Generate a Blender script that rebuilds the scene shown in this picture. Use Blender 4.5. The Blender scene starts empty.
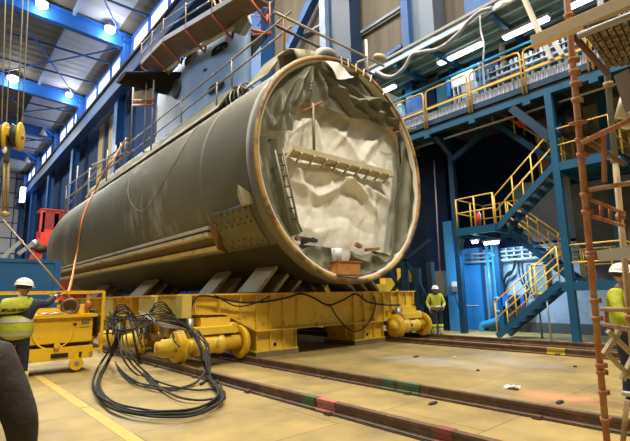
import bpy, bmesh, math, random
from mathutils import Vector, Matrix, noise
random.seed(7)
SC = bpy.context.scene
COL = SC.collection
PI = math.pi
V = Vector

# ------------------------------------------------------------------ camera model (630 x 441 frame)
F = 440.0; CXP = 315.0; CYP = 220.5; EYE = 1.5
def _n(a):
    return V(a).normalized()
_y = _n((-70 - CXP, 304 - CYP, F)); _h = _n((530 - CXP, 291 - CYP, F))
_up = _y.cross(_h)
if _up.y > 0: _up = -_up
_up.normalize()
_x = _y.cross(_up)
if _x.x < 0: _x = -_x
_x.normalize()
def ray(px, py):
    d = V((px - CXP, py - CYP, F))
    return V((_x.dot(d), _y.dot(d), _up.dot(d)))
def AX(px, py, X):
    d = ray(px, py); t = X / d.x; return V((X, d.y * t, EYE + d.z * t))
def AY(px, py, Y):
    d = ray(px, py); t = Y / d.y; return V((d.x * t, Y, EYE + d.z * t))
def AZ(px, py, Z=0.0):
    d = ray(px, py); t = (Z - EYE) / d.z; return V((d.x * t, d.y * t, Z))
def AD(px, py, D):
    d = ray(px, py) * (D / F); return V((d.x, d.y, EYE + d.z))
cam_d = bpy.data.cameras.new('camera'); cam = bpy.data.objects.new('camera', cam_d); COL.objects.link(cam)
right = V((_x.x, _y.x, _up.x)); down = V((_x.y, _y.y, _up.y)); fwd = V((_x.z, _y.z, _up.z))
M = Matrix.Identity(4)
for i in range(3):
    M[i][0] = right[i]; M[i][1] = -down[i]; M[i][2] = -fwd[i]
M[2][3] = EYE
cam.matrix_world = M
cam_d.sensor_width = 36.0; cam_d.lens = F / 630.0 * 36.0
cam_d.clip_start = 0.05; cam_d.clip_end = 500
SC.camera = cam

# ------------------------------------------------------------------ materials
def mat(name, col, rough=0.6, metal=0.0, var=0.25, scale=3.0, bump=0.0, col2=None, c2amt=0.5, c2scale=1.5, spec=0.5,
        stretch=(1, 1, 1), bscale=None, c2soft=0.12):
    m = bpy.data.materials.new(name); m.use_nodes = True
    nt = m.node_tree; nd = nt.nodes; lk = nt.links
    b = nd['Principled BSDF']
    b.inputs['Roughness'].default_value = rough; b.inputs['Metallic'].default_value = metal
    b.inputs['Specular IOR Level'].default_value = spec
    tc = nd.new('ShaderNodeTexCoord'); mp = nd.new('ShaderNodeMapping'); mp.inputs['Scale'].default_value = stretch
    geo = nd.new('ShaderNodeNewGeometry')
    lk.new(geo.outputs['Position'], mp.inputs['Vector'])
    n1 = nd.new('ShaderNodeTexNoise'); n1.inputs['Scale'].default_value = scale; n1.inputs['Detail'].default_value = 5
    lk.new(mp.outputs['Vector'], n1.inputs['Vector'])
    mx = nd.new('ShaderNodeMix'); mx.data_type = 'RGBA'
    lo = [max(0, c * (1 - var)) for c in col]; hi = [min(1, c * (1 + var)) for c in col]
    mx.inputs['A'].default_value = (*lo, 1); mx.inputs['B'].default_value = (*hi, 1)
    lk.new(n1.outputs['Fac'], mx.inputs['Factor'])
    out = mx.outputs['Result']
    if col2:
        n2 = nd.new('ShaderNodeTexNoise'); n2.inputs['Scale'].default_value = c2scale; n2.inputs['Detail'].default_value = 6
        n2.inputs['Roughness'].default_value = 0.65
        lk.new(mp.outputs['Vector'], n2.inputs['Vector'])
        mr = nd.new('ShaderNodeMapRange'); mr.inputs['From Min'].default_value = 0.62 - 0.3 * c2amt
        mr.inputs['From Max'].default_value = 0.62 - 0.3 * c2amt + c2soft
        lk.new(n2.outputs['Fac'], mr.inputs['Value'])
        m2 = nd.new('ShaderNodeMix'); m2.data_type = 'RGBA'
        lk.new(mr.outputs['Result'], m2.inputs['Factor']); lk.new(out, m2.inputs['A'])
        m2.inputs['B'].default_value = (*col2, 1); out = m2.outputs['Result']
    lk.new(out, b.inputs['Base Color'])
    if bump:
        n3 = nd.new('ShaderNodeTexNoise'); n3.inputs['Scale'].default_value = bscale or scale * 4; n3.inputs['Detail'].default_value = 4
        lk.new(mp.outputs['Vector'], n3.inputs['Vector'])
        bp = nd.new('ShaderNodeBump'); bp.inputs['Strength'].default_value = bump; bp.inputs['Distance'].default_value = 0.05
        lk.new(n3.outputs['Fac'], bp.inputs['Height']); lk.new(bp.outputs['Normal'], b.inputs['Normal'])
    return m
def emit(name, col, s):
    m = bpy.data.materials.new(name); m.use_nodes = True
    nt = m.node_tree; nt.nodes.clear()
    e = nt.nodes.new('ShaderNodeEmission'); o = nt.nodes.new('ShaderNodeOutputMaterial')
    e.inputs['Color'].default_value = (*col, 1); e.inputs['Strength'].default_value = s
    nt.links.new(e.outputs['Emission'], o.inputs['Surface'])
    return m
def stripes(m, axis, period, strength, dist=0.05):
    """corrugation as a bump along one world axis"""
    nt = m.node_tree; nd = nt.nodes; lk = nt.links
    b = nd['Principled BSDF']; geo = nd.new('ShaderNodeNewGeometry'); sp = nd.new('ShaderNodeSeparateXYZ')
    lk.new(geo.outputs['Position'], sp.inputs['Vector'])
    mu = nd.new('ShaderNodeMath'); mu.operation = 'MULTIPLY'; mu.inputs[1].default_value = 2 * PI / period
    lk.new(sp.outputs[axis], mu.inputs[0])
    si = nd.new('ShaderNodeMath'); si.operation = 'SINE'; lk.new(mu.outputs[0], si.inputs[0])
    bp = nd.new('ShaderNodeBump'); bp.inputs['Strength'].default_value = strength; bp.inputs['Distance'].default_value = dist
    lk.new(si.outputs[0], bp.inputs['Height']); lk.new(bp.outputs['Normal'], b.inputs['Normal'])
    return m

# ------------------------------------------------------------------ mesh builder
class MB:
    def __init__(s):
        s.v = []; s.f = []; s.sm = []
    def add(s, vs, fs, smooth=False):
        o = len(s.v); s.v += [V(p) for p in vs]
        for f in fs:
            s.f.append([i + o for i in f]); s.sm.append(smooth)
        return s
    def box(s, x0, x1, y0, y1, z0, z1):
        vs = [(x0, y0, z0), (x1, y0, z0), (x1, y1, z0), (x0, y1, z0), (x0, y0, z1), (x1, y0, z1), (x1, y1, z1), (x0, y1, z1)]
        return s.add(vs, [(0, 3, 2, 1), (4, 5, 6, 7), (0, 1, 5, 4), (1, 2, 6, 5), (2, 3, 7, 6), (3, 0, 4, 7)])
    def obox(s, c, ax, ay, az):
        """oriented box: centre and three half-axis vectors"""
        c = V(c); ax = V(ax); ay = V(ay); az = V(az)
        vs = [c + ax * i + ay * j + az * k for k in (-1, 1) for (i, j) in ((-1, -1), (1, -1), (1, 1), (-1, 1))]
        return s.add(vs, [(0, 3, 2, 1), (4, 5, 6, 7), (0, 1, 5, 4), (1, 2, 6, 5), (2, 3, 7, 6), (3, 0, 4, 7)])
    def beam(s, p0, p1, w, h, up=(0, 0, 1)):
        """rectangular bar between two points, w wide, h tall"""
        p0 = V(p0); p1 = V(p1); d = (p1 - p0); L = d.length; d.normalize(); u = V(up)
        if abs(d.dot(u)) > .98: u = V((0, 1, 0))
        sd = d.cross(u).normalized(); u = sd.cross(d).normalized()
        return s.obox((p0 + p1) / 2, d * L / 2, sd * w / 2, u * h / 2)
    def ibeam(s, p0, p1, w, h, t, up=(0, 0, 1)):
        p0 = V(p0); p1 = V(p1); d = (p1 - p0).normalized(); u = V(up)
        if abs(d.dot(u)) > .98: u = V((0, 1, 0))
        sd = d.cross(u).normalized(); u = sd.cross(d).normalized()
        s.beam(p0 + u * (h - t) / 2, p1 + u * (h - t) / 2, w, t, u)
        s.beam(p0 - u * (h - t) / 2, p1 - u * (h - t) / 2, w, t, u)
        return s.beam(p0, p1, t, h - 2 * t, u)
    def tube(s, pts, r, n=8, cap=True):
        pts = [V(p) for p in pts]; N = len(pts)
        rs = r if isinstance(r, (list, tuple)) else [r] * N
        t0 = (pts[1] - pts[0]).normalized(); a = V((0, 0, 1)) if abs(t0.z) < .9 else V((1, 0, 0))
        nn = t0.cross(a).normalized(); vs = []
        for i in range(N):
            if i == 0: t = t0
            elif i == N - 1: t = (pts[i] - pts[i - 1]).normalized()
            else:
                t = ((pts[i + 1] - pts[i]).normalized() + (pts[i] - pts[i - 1]).normalized())
                t = t.normalized() if t.length > 1e-6 else t0
            nn = (nn - t * nn.dot(t)); nn = nn.normalized() if nn.length > 1e-6 else t.orthogonal().normalized()
            bb = t.cross(nn)
            for k in range(n):
                an = 2 * PI * k / n
                vs.append(pts[i] + (nn * math.cos(an) + bb * math.sin(an)) * rs[i])
        fs = [(i * n + k, i * n + (k + 1) % n, (i + 1) * n + (k + 1) % n, (i + 1) * n + k) for i in range(N - 1) for k in range(n)]
        s.add(vs, fs, True)
        if cap:
            o = len(s.v) - N * n
            s.f.append([o + k for k in reversed(range(n))]); s.sm.append(False)
            s.f.append([o + (N - 1) * n + k for k in range(n)]); s.sm.append(False)
        return s
    def cyl(s, p0, p1, r, n=12, r2=None):
        return s.tube([p0, p1], [r, r if r2 is None else r2], n)
    def lathe(s, c, axis, prof, n=32, closed=False):
        """prof: list of (along, radius) about an axis through c"""
        c = V(c); ax = V(axis).normalized(); a = V((0, 0, 1)) if abs(ax.z) < .9 else V((1, 0, 0))
        u = ax.cross(a).normalized(); w = ax.cross(u); vs = []
        for (d, r) in prof:
            for k in range(n):
                an = 2 * PI * k / n
                vs.append(c + ax * d + (u * math.cos(an) + w * math.sin(an)) * max(r, 1e-4))
        N = len(prof)
        fs = [(i * n + k, i * n + (k + 1) % n, (i + 1) * n + (k + 1) % n, (i + 1) * n + k) for i in range(N - 1) for k in range(n)]
        if closed:
            fs += [((N - 1) * n + k, (N - 1) * n + (k + 1) % n, (k + 1) % n, k) for k in range(n)]
        return s.add(vs, fs, True)
    def prism(s, poly, d0, d1):
        """poly: list of 3d points (planar), extruded from +d0 to +d1 (vectors)"""
        d0 = V(d0); d1 = V(d1); n = len(poly)
        vs = [V(p) + d0 for p in poly] + [V(p) + d1 for p in poly]
        fs = [tuple(reversed(range(n))), tuple(range(n, 2 * n))] + [(i, (i + 1) % n, n + (i + 1) % n, n + i) for i in range(n)]
        return s.add(vs, fs)
    def ball(s, c, r, n=10, sx=1, sy=1, sz=1):
        c = V(c); vs = []; m = n // 2 + 1
        for i in range(m + 1):
            th = PI * i / m
            for k in range(n):
                an = 2 * PI * k / n
                vs.append(c + V((math.sin(th) * math.cos(an) * sx, math.sin(th) * math.sin(an) * sy, math.cos(th) * sz)) * r)
        fs = [(i * n + k, (i + 1) * n + k, (i + 1) * n + (k + 1) % n, i * n + (k + 1) % n) for i in range(m) for k in range(n)]
        return s.add(vs, fs, True)
    def grid(s, P, smooth=True):
        nu = len(P); nv = len(P[0]); vs = [p for row in P for p in row]
        return s.add(vs, [(i * nv + j, (i + 1) * nv + j, (i + 1) * nv + j + 1, i * nv + j + 1) for i in range(nu - 1) for j in range(nv - 1)], smooth)
    def build(s, name, material, parent=None, origin=None, bevel=0, thick=0):
        if parent is None:
            if origin is None:
                xs = [p.x for p in s.v]; ys = [p.y for p in s.v]; zs = [p.z for p in s.v]
                origin = ((min(xs) + max(xs)) / 2, (min(ys) + max(ys)) / 2, min(zs))
            off = V(origin)
        else:
            off = wloc(parent)
        me = bpy.data.meshes.new(name)
        me.from_pydata([p - off for p in s.v], [], s.f)
        bm = bmesh.new(); bm.from_mesh(me)
        bmesh.ops.remove_doubles(bm, verts=bm.verts, dist=1e-5)
        bmesh.ops.recalc_face_normals(bm, faces=bm.faces)
        bm.to_mesh(me); bm.free()
        sm = s.sm if len(s.sm) == len(me.polygons) else None
        if sm: me.polygons.foreach_set('use_smooth', sm)
        elif any(s.sm): me.polygons.foreach_set('use_smooth', [True] * len(me.polygons))
        me.materials.append(material)
        o = bpy.data.objects.new(name, me); COL.objects.link(o)
        if parent is None: o.location = off
        else: o.parent = parent
        if bevel:
            b = o.modifiers.new('bevel', 'BEVEL'); b.width = bevel; b.segments = 2; b.limit_method = 'ANGLE'
        if thick:
            b = o.modifiers.new('solid', 'SOLIDIFY'); b.thickness = thick; b.offset = 0
        return o
def wloc(o):
    p = V((0, 0, 0))
    while o is not None:
        p += V(o.location); o = o.parent
    return p
def tag(o, label, cat, group=None):
    o['label'] = label; o['category'] = cat
    o['kind'] = 'thing'
    if group: o['group'] = group
    return o
def thing(name, label, cat, loc=(0, 0, 0), group=None):
    o = bpy.data.objects.new(name, None); COL.objects.link(o); o.location = loc; o.empty_display_size = .2
    return tag(o, label, cat, group)
def struct(o):
    o['kind'] = 'structure'; return o
def spline(pts, n=6):
    pts = [V(p) for p in pts]; out = []
    P = [pts[0] * 2 - pts[1]] + pts + [pts[-1] * 2 - pts[-2]]
    for i in range(1, len(P) - 2):
        for k in range(n):
            t = k / n; a, b, c, d = P[i - 1], P[i], P[i + 1], P[i + 2]
            out.append(.5 * ((2 * b) + (c - a) * t + (2 * a - 5 * b + 4 * c - d) * t * t + (3 * b - a - 3 * c + d) * t ** 3))
    out.append(pts[-1]); return out

# palette
BLUE = mat('blue_steel_paint', (.010, .075, .26), .45, var=.35, scale=.8, spec=.4)
BLUE_HI = mat('bright_blue_steel', (.018, .13, .5), .45, var=.25, scale=.6)
TEAL = mat('teal_steel_paint', (.003, .032, .07), .45, var=.3, scale=1.5)
TEAL_B = mat('mid_blue_steel_paint', (.003, .07, .155), .45, var=.25, scale=1.5)
NAVY = mat('navy_cladding', (.003, .012, .04), .7, var=.5, scale=.7, spec=.12)
YEL = mat('yellow_machine_paint', (.76, .50, .045), .42, var=.15, scale=3, col2=(.34, .2, .03), c2amt=.15, c2scale=4)
YELC = mat('yellow_cart_paint', (.78, .47, .02), .4, var=.1, scale=3, col2=(.45, .22, .03), c2amt=.1, c2scale=5)
YRAIL = mat('yellow_handrail_paint', (.72, .46, .07), .45, var=.15, scale=6)
GREYM = mat('galvanised_steel', (.36, .36, .36), .4, .6, var=.25, scale=5)
WHITEP = mat('white_paint', (.7, .7, .7), .5, var=.12, scale=3)
BLACK = mat('black_rubber', (.009, .009, .008), .75, var=.3, scale=8)
DARK = mat('dark_steel', (.03, .028, .025), .6, var=.4, scale=4)
RUST = mat('rusty_steel', (.30, .105, .04), .75, var=.4, scale=9, col2=(.36, .2, .09), c2amt=.4, c2scale=7)
RUSTD = mat('dark_rusty_rail_steel', (.11, .058, .03), .6, var=.45, scale=6, col2=(.17, .085, .04), c2amt=.4, c2scale=3)
ORANGE = mat('orange_paint', (.42, .10, .035), .5, var=.25, scale=6)
ORHOSE = mat('orange_rubber', (.62, .2, .06), .5, var=.15, scale=8)
RED = mat('red_paint', (.7, .05, .03), .45, var=.2, scale=4)
WOOD = mat('pale_timber', (.66, .49, .27), .7, var=.2, scale=2.5, stretch=(6, 1.0, 6), col2=(.34, .2, .08), c2amt=.05, c2scale=3)
ALU = mat('dull_tube_steel', (.30, .28, .25), .5, .3, var=.15, scale=6)
# ================================================================== SETTING
def floor_material():
    m = mat('worn_ochre_concrete', (.31, .225, .078), .6, var=.45, scale=1.6, col2=(.17, .125, .055), c2amt=.5, c2scale=.9, c2soft=.28, bump=.12, bscale=14)
    nt = m.node_tree; nd = nt.nodes; lk = nt.links; b = nd['Principled BSDF']
    src = b.inputs['Base Color'].links[0].from_socket
    geo = nd.new('ShaderNodeNewGeometry')
    mp = nd.new('ShaderNodeMapping'); mp.inputs['Rotation'].default_value = (0, 0, 0)
    lk.new(geo.outputs['Position'], mp.inputs['Vector'])
    br = nd.new('ShaderNodeTexBrick'); br.inputs['Scale'].default_value = 1.0
    br.inputs['Brick Width'].default_value = 1.9; br.inputs['Row Height'].default_value = 1.35
    br.inputs['Mortar Size'].default_value = .012; br.inputs['Mortar Smooth'].default_value = .3
    br.inputs['Color1'].default_value = (1.06, 1.04, 1.0, 1); br.inputs['Color2'].default_value = (.86, .87, .9, 1); br.inputs['Mortar'].default_value = (.5, .46, .42, 1)
    lk.new(mp.outputs['Vector'], br.inputs['Vector'])
    mx = nd.new('ShaderNodeMix'); mx.data_type = 'RGBA'; mx.blend_type = 'MULTIPLY'; mx.inputs['Factor'].default_value = .8
    lk.new(src, mx.inputs['A']); lk.new(br.outputs['Color'], mx.inputs['B'])
    out = mx.outputs['Result']
    # worn paint stains with shapes of their own: (centre, radius, colour, amount)
    for (c, r, col, a) in (((6.9, 2.6), .9, (.62, .27, .13), .6), ((8.6, 6.1), 1.3, (.42, .42, .44), .55), ((9.6, 4.6), 1.0, (.36, .37, .36), .4), ((2.2, 6.2), .9, (.27, .29, .2), .5)):
        v = nd.new('ShaderNodeVectorMath'); v.operation = 'SUBTRACT'; v.inputs[1].default_value = (c[0], c[1], 0)
        lk.new(geo.outputs['Position'], v.inputs[0])
        sc = nd.new('ShaderNodeVectorMath'); sc.operation = 'MULTIPLY'; sc.inputs[1].default_value = (1.7, .8, 1)
        lk.new(v.outputs[0], sc.inputs[0])
        ln = nd.new('ShaderNodeVectorMath'); ln.operation = 'LENGTH'; lk.new(sc.outputs[0], ln.inputs[0])
        n = nd.new('ShaderNodeTexNoise'); n.inputs['Scale'].default_value = 2.2; n.inputs['Detail'].default_value = 6; lk.new(geo.outputs['Position'], n.inputs['Vector'])
        ad = nd.new('ShaderNodeMath'); ad.operation = 'MULTIPLY_ADD'; ad.inputs[1].default_value = 1.6 * r; lk.new(n.outputs['Fac'], ad.inputs[0]); lk.new(ln.outputs['Value'], ad.inputs[2])
        mr = nd.new('ShaderNodeMapRange'); mr.inputs['From Min'].default_value = r * 1.75; mr.inputs['From Max'].default_value = r * .9
        mr.inputs['To Max'].default_value = a; lk.new(ad.outputs[0], mr.inputs['Value'])
        k = nd.new('ShaderNodeMix'); k.data_type = 'RGBA'; lk.new(mr.outputs['Result'], k.inputs['Factor']); lk.new(out, k.inputs['A']); k.inputs['B'].default_value = (*col, 1)
        out = k.outputs['Result']
    lk.new(out, b.inputs['Base Color'])
    return m
struct(MB().box(-16, 17.6, -9, 141, -.3, 0).build('floor', floor_material()))

CONC = stripes(mat('board_marked_concrete', (.125, .105, .082), .85, var=.4, scale=1.2, stretch=(1, 2.2, .25), col2=(.09, .075, .06), c2amt=.35, c2scale=.8, c2soft=.3), 'Y', .9, .5, .03)
CORRN = stripes(mat('navy_corrugated_cladding', (.004, .03, .10), .75, var=.4, scale=.5, spec=.15), 'Y', .6, .6, .05)
struct(MB().box(17, 17.6, -9, 26, 8.2, 36).build('wall_right', CONC))
struct(MB().box(17, 17.6, 26, 140, 0, 36).build('wall_right_far', CORRN))
struct(MB().box(17, 17.6, -9, 26, 3.2, 8.2).build('wall_right_middle', NAVY))
WLOW = mat('painted_white_blue_wall', (.42, .5, .6), .7, var=.18, scale=1.4, col2=(.26, .33, .42), c2amt=.35, c2scale=1.1, c2soft=.25)
struct(MB().box(17, 17.6, -9, 9.2, 0, 3.2).build('wall_right_lower', WLOW))
struct(MB().box(17, 17.6, 9.2, 26, 0, 3.2).build('wall_right_dark', NAVY))
# dark concrete patch beside the stairs
struct(MB().box(16.93, 17, -9, 5.6, 1.6, 5.2).build('wall_right_bare', mat('bare_grey_concrete', (.12, .11, .1), .9, var=.5, scale=2)))
struct(MB().box(16.93, 17, 2.0, 6.6, 5.6, 8.2).build('wall_right_upper_bare', mat('lit_brown_concrete', (.32, .27, .19), .9, var=.45, scale=2, col2=(.12, .1, .08), c2amt=.4)))  # concrete colour raised to stand in for light missing on this patch
struct(MB().box(16.93, 17, 5.6, 7.6, 3.3, 5.6).build('wall_right_grey', mat('grey_render', (.2, .21, .22), .9, var=.4, scale=1.5)))
struct(MB().box(16.9, 17, -9, 9.6, 0, .35).build('baseboard_right', mat('dark_grey_skirting', (.1, .1, .1), .8)))
# end wall: white panels with a blue grid
WEND = mat('white_translucent_cladding', (.62, .66, .72), .6, var=.15, scale=.2)
struct(MB().box(-16, 17, 138, 138.4, 0, 38).build('wall_end', WEND))
g = MB()
for z in range(2, 36, 4): g.box(-16, 17, 137.8, 138, z - .12, z + .12)
for x in (-8, -4, 0, 4, 8, 11.2, 14.4): g.box(x - .12, x + .12, 137.8, 138, 0, 36)
struct(g.build('trim_end', BLUE))
# roof
def roofz(x): return 35.3 + (16 - x) * .05
LSHEET = stripes(mat('pale_grey_roof_sheet', (.40, .44, .54), .6, var=.12, scale=.15, stretch=(.3, 1, 1)), 'Y', 1.6, .5, .08)
DSHEET = stripes(mat('brown_grey_roof_sheet', (.14, .13, .12), .7, var=.25, scale=.2), 'Y', 1.6, .5, .08)
def strip(x0, x1, m, nm):
    struct(MB().add([(x0, -9, roofz(x0)), (x1, -9, roofz(x1)), (x1, 140, roofz(x1)), (x0, 140, roofz(x0)), (x0, -9, roofz(x0) + .3), (x1, -9, roofz(x1) + .3), (x1, 140, roofz(x1) + .3), (x0, 140, roofz(x0) + .3)],
           [(0, 3, 2, 1), (4, 5, 6, 7), (0, 1, 5, 4), (1, 2, 6, 5), (2, 3, 7, 6), (3, 0, 4, 7)]).build(nm, m))
strip(14.9, 17.6, DSHEET, 'ceiling_edge'); strip(9.8, 14.9, LSHEET, 'ceiling'); strip(2.0, 9.8, DSHEET, 'ceiling_middle'); strip(-16, 2.0, LSHEET, 'ceiling_left')
struct(MB().box(9.6, 9.95, -9, 139, roofz(9.8) - .5, roofz(9.8) - .02).build('trim_roof', mat('pale_blue_purlin', (.3, .42, .62), .5)))
# clerestory windows along the eaves, one per bay, with daylight behind
DAY = emit('clerestory_daylight', (.86, .92, 1.0), 2.6)
bays = [15.5, 35, 54.5, 77, 96.5, 115.5, 134]
for i in range(len(bays) - 1):
    y0, y1 = bays[i] + 1.0, bays[i + 1] - 1.0
    w = struct(MB().box(16.5, 16.6, y0, y1, 29.6, 34.2).build('window_%d' % (i + 1), DAY))
    fr = MB()
    for k in range(4):
        yy = y0 + (y1 - y0) * k / 3
        fr.box(16.25, 16.5, yy - .2, yy + .2, 29.6, 34.2)
    fr.box(16.25, 16.5, y0, y1, 34.1, 34.4); fr.box(16.25, 16.5, y0, y1, 29.7, 29.95)
    fr.build('window_frame', BLUE_HI, w)
# portal columns
COLS = ['', '', '', '', '', '', '']
clab = ['blue steel column behind the hull top, carrying a diagonal brace', 'blue portal column hidden mostly behind the sail',
        'wide blue portal column just left of the sail', 'second blue portal column left of the sail', 'third blue portal column left of the sail',
        'fourth blue portal column left of the sail', 'blue portal column farthest away at the end wall']
for y, lb in list(zip(bays, clab))[1:]:
    c = thing('steel_column', lb, 'column', (16, y, 0))
    MB().ibeam((15.6, y, 0), (15.6, y, 28.4), 1.3, 1.0, .12, (1, 0, 0)).build('shaft', BLUE, c)
    MB().box(15.5, 16.4, y - .8, y + .8, 29.0, 34.2).build('upper_shaft', BLUE_HI, c)
    MB().box(15.3, 16.5, y - 1.0, y + 1.0, 28.2, 29.0).build('bracket', BLUE_HI, c)
c = thing('steel_column', 'broad pale blue column rising above the mezzanine roof', 'column', (16, 10.7, 0))
MB().box(15.9, 16.9, 9.95, 11.1, 0, 8.0).build('lower_shaft', NAVY, c); MB().box(15.9, 16.9, 9.95, 11.1, 8.0, 33).build('shaft', mat('pale_worn_blue_steel', (.12, .15, .2), .4, .3, var=.35, scale=.8, stretch=(1, 1, .2)), c)
MB().box(15.6, 15.9, 11.1, 11.5, 8.1, 33).build('flange', BLUE, c)
c = thing('steel_column', 'dark blue column right of the sail with a pale left edge', 'column', (16, 25, 0))
MB().box(15.8, 16.9, 23.6, 25.9, 0, 33).build('shaft', BLUE, c)
MB().box(15.7, 15.8, 26.0, 26.9, 0, 33).build('flange', BLUE_HI, c)
c = thing('steel_column', 'dark blue column beside the broad pale column above the mezzanine roof', 'column', (16, 8.2, 0))
MB().box(16.2, 16.9, 7.4, 8.6, 8.2, 33).build('shaft', BLUE, c)
# pale conduit above the canopy
tag(MB().cyl((16.0, 7.1, 8.3), (16.0, 7.1, 30), .12, 10).build('conduit', mat('cream_pipe', (.5, .45, .33), .5)), 'cream vertical conduit on the concrete wall beside the dark blue column', 'pipe')
# tan panels between the far columns
for (y, lb) in ((61, 'tan panel on the navy wall nearest the sail'), (66, 'tan panel on the navy wall farther from the sail')):
    tag(MB().box(16.8, 17, y, y + 2.2, 14, 27).build('cladding_sheet', mat('tan_panel', (.28, .22, .11), .7)), lb, 'panel')
# crane runway
rg = thing('crane_runway_girder', 'long grey blue crane girder running under the bright windows', 'girder', (15, 60, 26))
MB().box(14.6, 15.1, 13, 136, 26.1, 28.1).build('web', mat('grey_blue_girder', (.12, .2, .38), .5, var=.25, scale=.3), rg)
MB().box(14.3, 15.4, 13, 136, 25.9, 26.1).build('bottom_flange', BLUE, rg)
MB().box(14.3, 15.6, 13, 136, 28.1, 28.4).build('top_flange', DARK, rg)
MB().box(14.8, 15.0, 13, 136, 28.4, 28.8).build('crane_rail', DARK, rg)
# rafters
rl = ['blue roof beam out of the picture top over the sail', 'blue roof beam nearest the camera, with two bright lamps', 'second blue roof beam with two lamps', 'third blue roof beam with an unlit lamp', 'fourth blue roof beam, near the end wall']
for y, lb in zip(bays[1:6], rl):
    b = MB()
    P0 = V((16.4, y, 33.9)); P1 = V((-15, y, 35.5))
    b.ibeam(P0, P1, .8, 2.0, .12)
    tag(b.build('roof_beam', BLUE_HI), lb, 'beam')
for i in range(1, 5):
    y0, y1 = bays[i], bays[i + 1]
    for (a, bb, lb) in (((16, y1, 33.4), (3.0, y0, 34.6), 'rising to the left'), ((16, y0, 33.4), (3.0, y1, 34.6), 'crossing it')):
        tag(MB().cyl(a, bb, .11, 6).build('roof_brace', BLUE_HI), 'thin blue diagonal brace under the roof sheets', 'brace', 'roof braces')
    for k in (1, 2):
        yy = y0 + (y1 - y0) * k / 3
        tag(MB().box(4, 16.4, yy - .1, yy + .1, 34.3, 34.5).build('roof_strut', BLUE), 'thin blue cross strut under the pale roof sheets', 'strut', 'roof struts')
# high-bay lamps
LAMPG = emit('lamp_glow', (1, .94, .82), 14)
LAMPB = emit('cool_lamp_glow', (.8, .9, 1), 14)
for (px, py, yy, lm, r, lb) in ((42, 5, 54.5, LAMPG, .62, 'bright hall lamp on the nearest roof beam, left one'), (110, 30, 54.5, LAMPG, .62, 'bright hall lamp on the nearest roof beam, beside the column'),
                           (13, 79, 77, LAMPG, .75, 'bright hall lamp on the second roof beam behind the crane ropes'), (69, 95, 77, LAMPB, .5, 'small cool white hall lamp on the second roof beam')):
    p = AY(px, py, yy - .9)
    l = thing('hall_lamp', lb, 'lamp', p)
    MB().ball(p, r, 12, sz=.6).build('bulb', lm, l)
    MB().lathe(p + V((0, 0, .3)), (0, 0, 1), [(0, r * 1.1), (.5, r * .5), (1.0, r * .3), (1.0, .01)], 14).build('shade', GREYM, l)
for (px, py, yy, lb) in ((43, 134, 96.5, 'unlit lamp under the third roof beam'), (27, 161, 115.5, 'unlit lamp under the fourth roof beam')):
    p = AY(px, py, yy - .9)
    tag(MB().lathe(p, (0, 0, 1), [(-.2, .01), (-.2, .75), (.4, .4), (1.0, .25), (1.0, .01)], 14).build('hall_lamp', WHITEP), lb, 'lamp')
p = AX(25, 195, 13.6)
tag(MB().box(p.x - .9, p.x, p.y - .8, p.y + .8, p.z - 1.6, p.z + 1.6).build('wall_light', emit('cold_flood_light', (.5, .6, 1), 6)), 'cold blue floodlight at the far end of the crane girder', 'lamp')
# wall bracing in the concrete bays
def wallbar(a, b, w, m, lb, nm='wall_brace', cat='brace', x=16.6):
    tag(MB().beam(AX(*a, x), AX(*b, x), w, w, (1, 0, 0)).build(nm, m), lb, cat)
wallbar((316, -6), (288, 52), .5, BLUE, 'thick blue diagonal brace right of the sail, leaning to the upper right', x=16.4)
wallbar((352, -8), (333, 38), .5, BLUE, 'thick blue diagonal brace starting from the narrow column above the hull end', x=16.4)
wallbar((298, 38), (326, 22), .14, mat('grey_blue_bar', (.16, .2, .28), .5), 'thin grey blue bar on the concrete left of the narrow column', 'wall_rail', 'rail', 16.8)
wallbar((350, 40), (408, 3), .14, mat('grey_blue_bar', (.16, .2, .28), .5), 'thin grey blue bar on the concrete right of the narrow column', 'wall_rail', 'rail', 16.8)
wallbar((384, 58), (402, 46), .2, BLUE, 'short blue bar low on the concrete beside the mezzanine roof', 'wall_rail', 'rail', 16.8)
c = thing('steel_column', 'narrow pale edged blue column above the hull end', 'column', (16, 17, 0))
MB().box(15.6, 15.9, 16.75, 17.25, 8, 33).build('flange', mat('pale_blue_flange', (.13, .2, .34), .45), c)
MB().box(15.9, 16.8, 15.1, 17.0, 8, 33).build('shaft', mat('dark_navy_steel', (.008, .03, .08), .5), c)

# ---- floor rails
for (x, lb) in ((4.06, 'rusty floor rail nearest the camera, leading under the cables'), (5.68, 'rusty floor rail second from the camera, ending at the front support foot'),
                (11.32, 'rusty floor rail passing under the right wheels, nearer of the far pair'), (12.86, 'rusty floor rail nearest the stairs')):
    t = thing('floor_rail', lb, 'rail', (x, 12, 0))
    y0, y1 = -2, 40
    pr = [(-.07, 0), (-.07, .015), (-.03, .03), (-.03, .1), (-.045, .105), (-.045, .14), (.045, .14), (.045, .105), (.03, .1), (.03, .03), (.07, .015), (.07, 0)]
    MB().prism([(x + a, y0, b + .012) for a, b in pr], (0, 0, 0), (0, y1 - y0, 0)).build('rail_profile', RUSTD, t)
    MB().box(x - .085, x + .085, y0, y1, .0, .012).build('base_plate', DARK, t)
    for k in range(16):
        y = y0 + .7 + k * 1.9; MB().box(x - .13, x - .06, y - .05, y + .05, 0, .045).build('rail_clip', RUSTD, t)
def paint(px, py, X, L, col, lb):
    p = AX(px, py, X)
    tag(MB().prism([(X + a_, p.y - L, z_) for a_, z_ in ((-.078, .012), (-.078, .032), (-.036, .045), (-.036, .108), (-.052, .112), (-.052, .157), (.05, .157), (.05, .15), (-.0, .15), (-.0, .012))], (0, 0, 0), (0, 2 * L, 0)).build('paint_mark', mat('paint_' + lb.split()[0], col, .6)), lb, 'mark')
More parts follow.
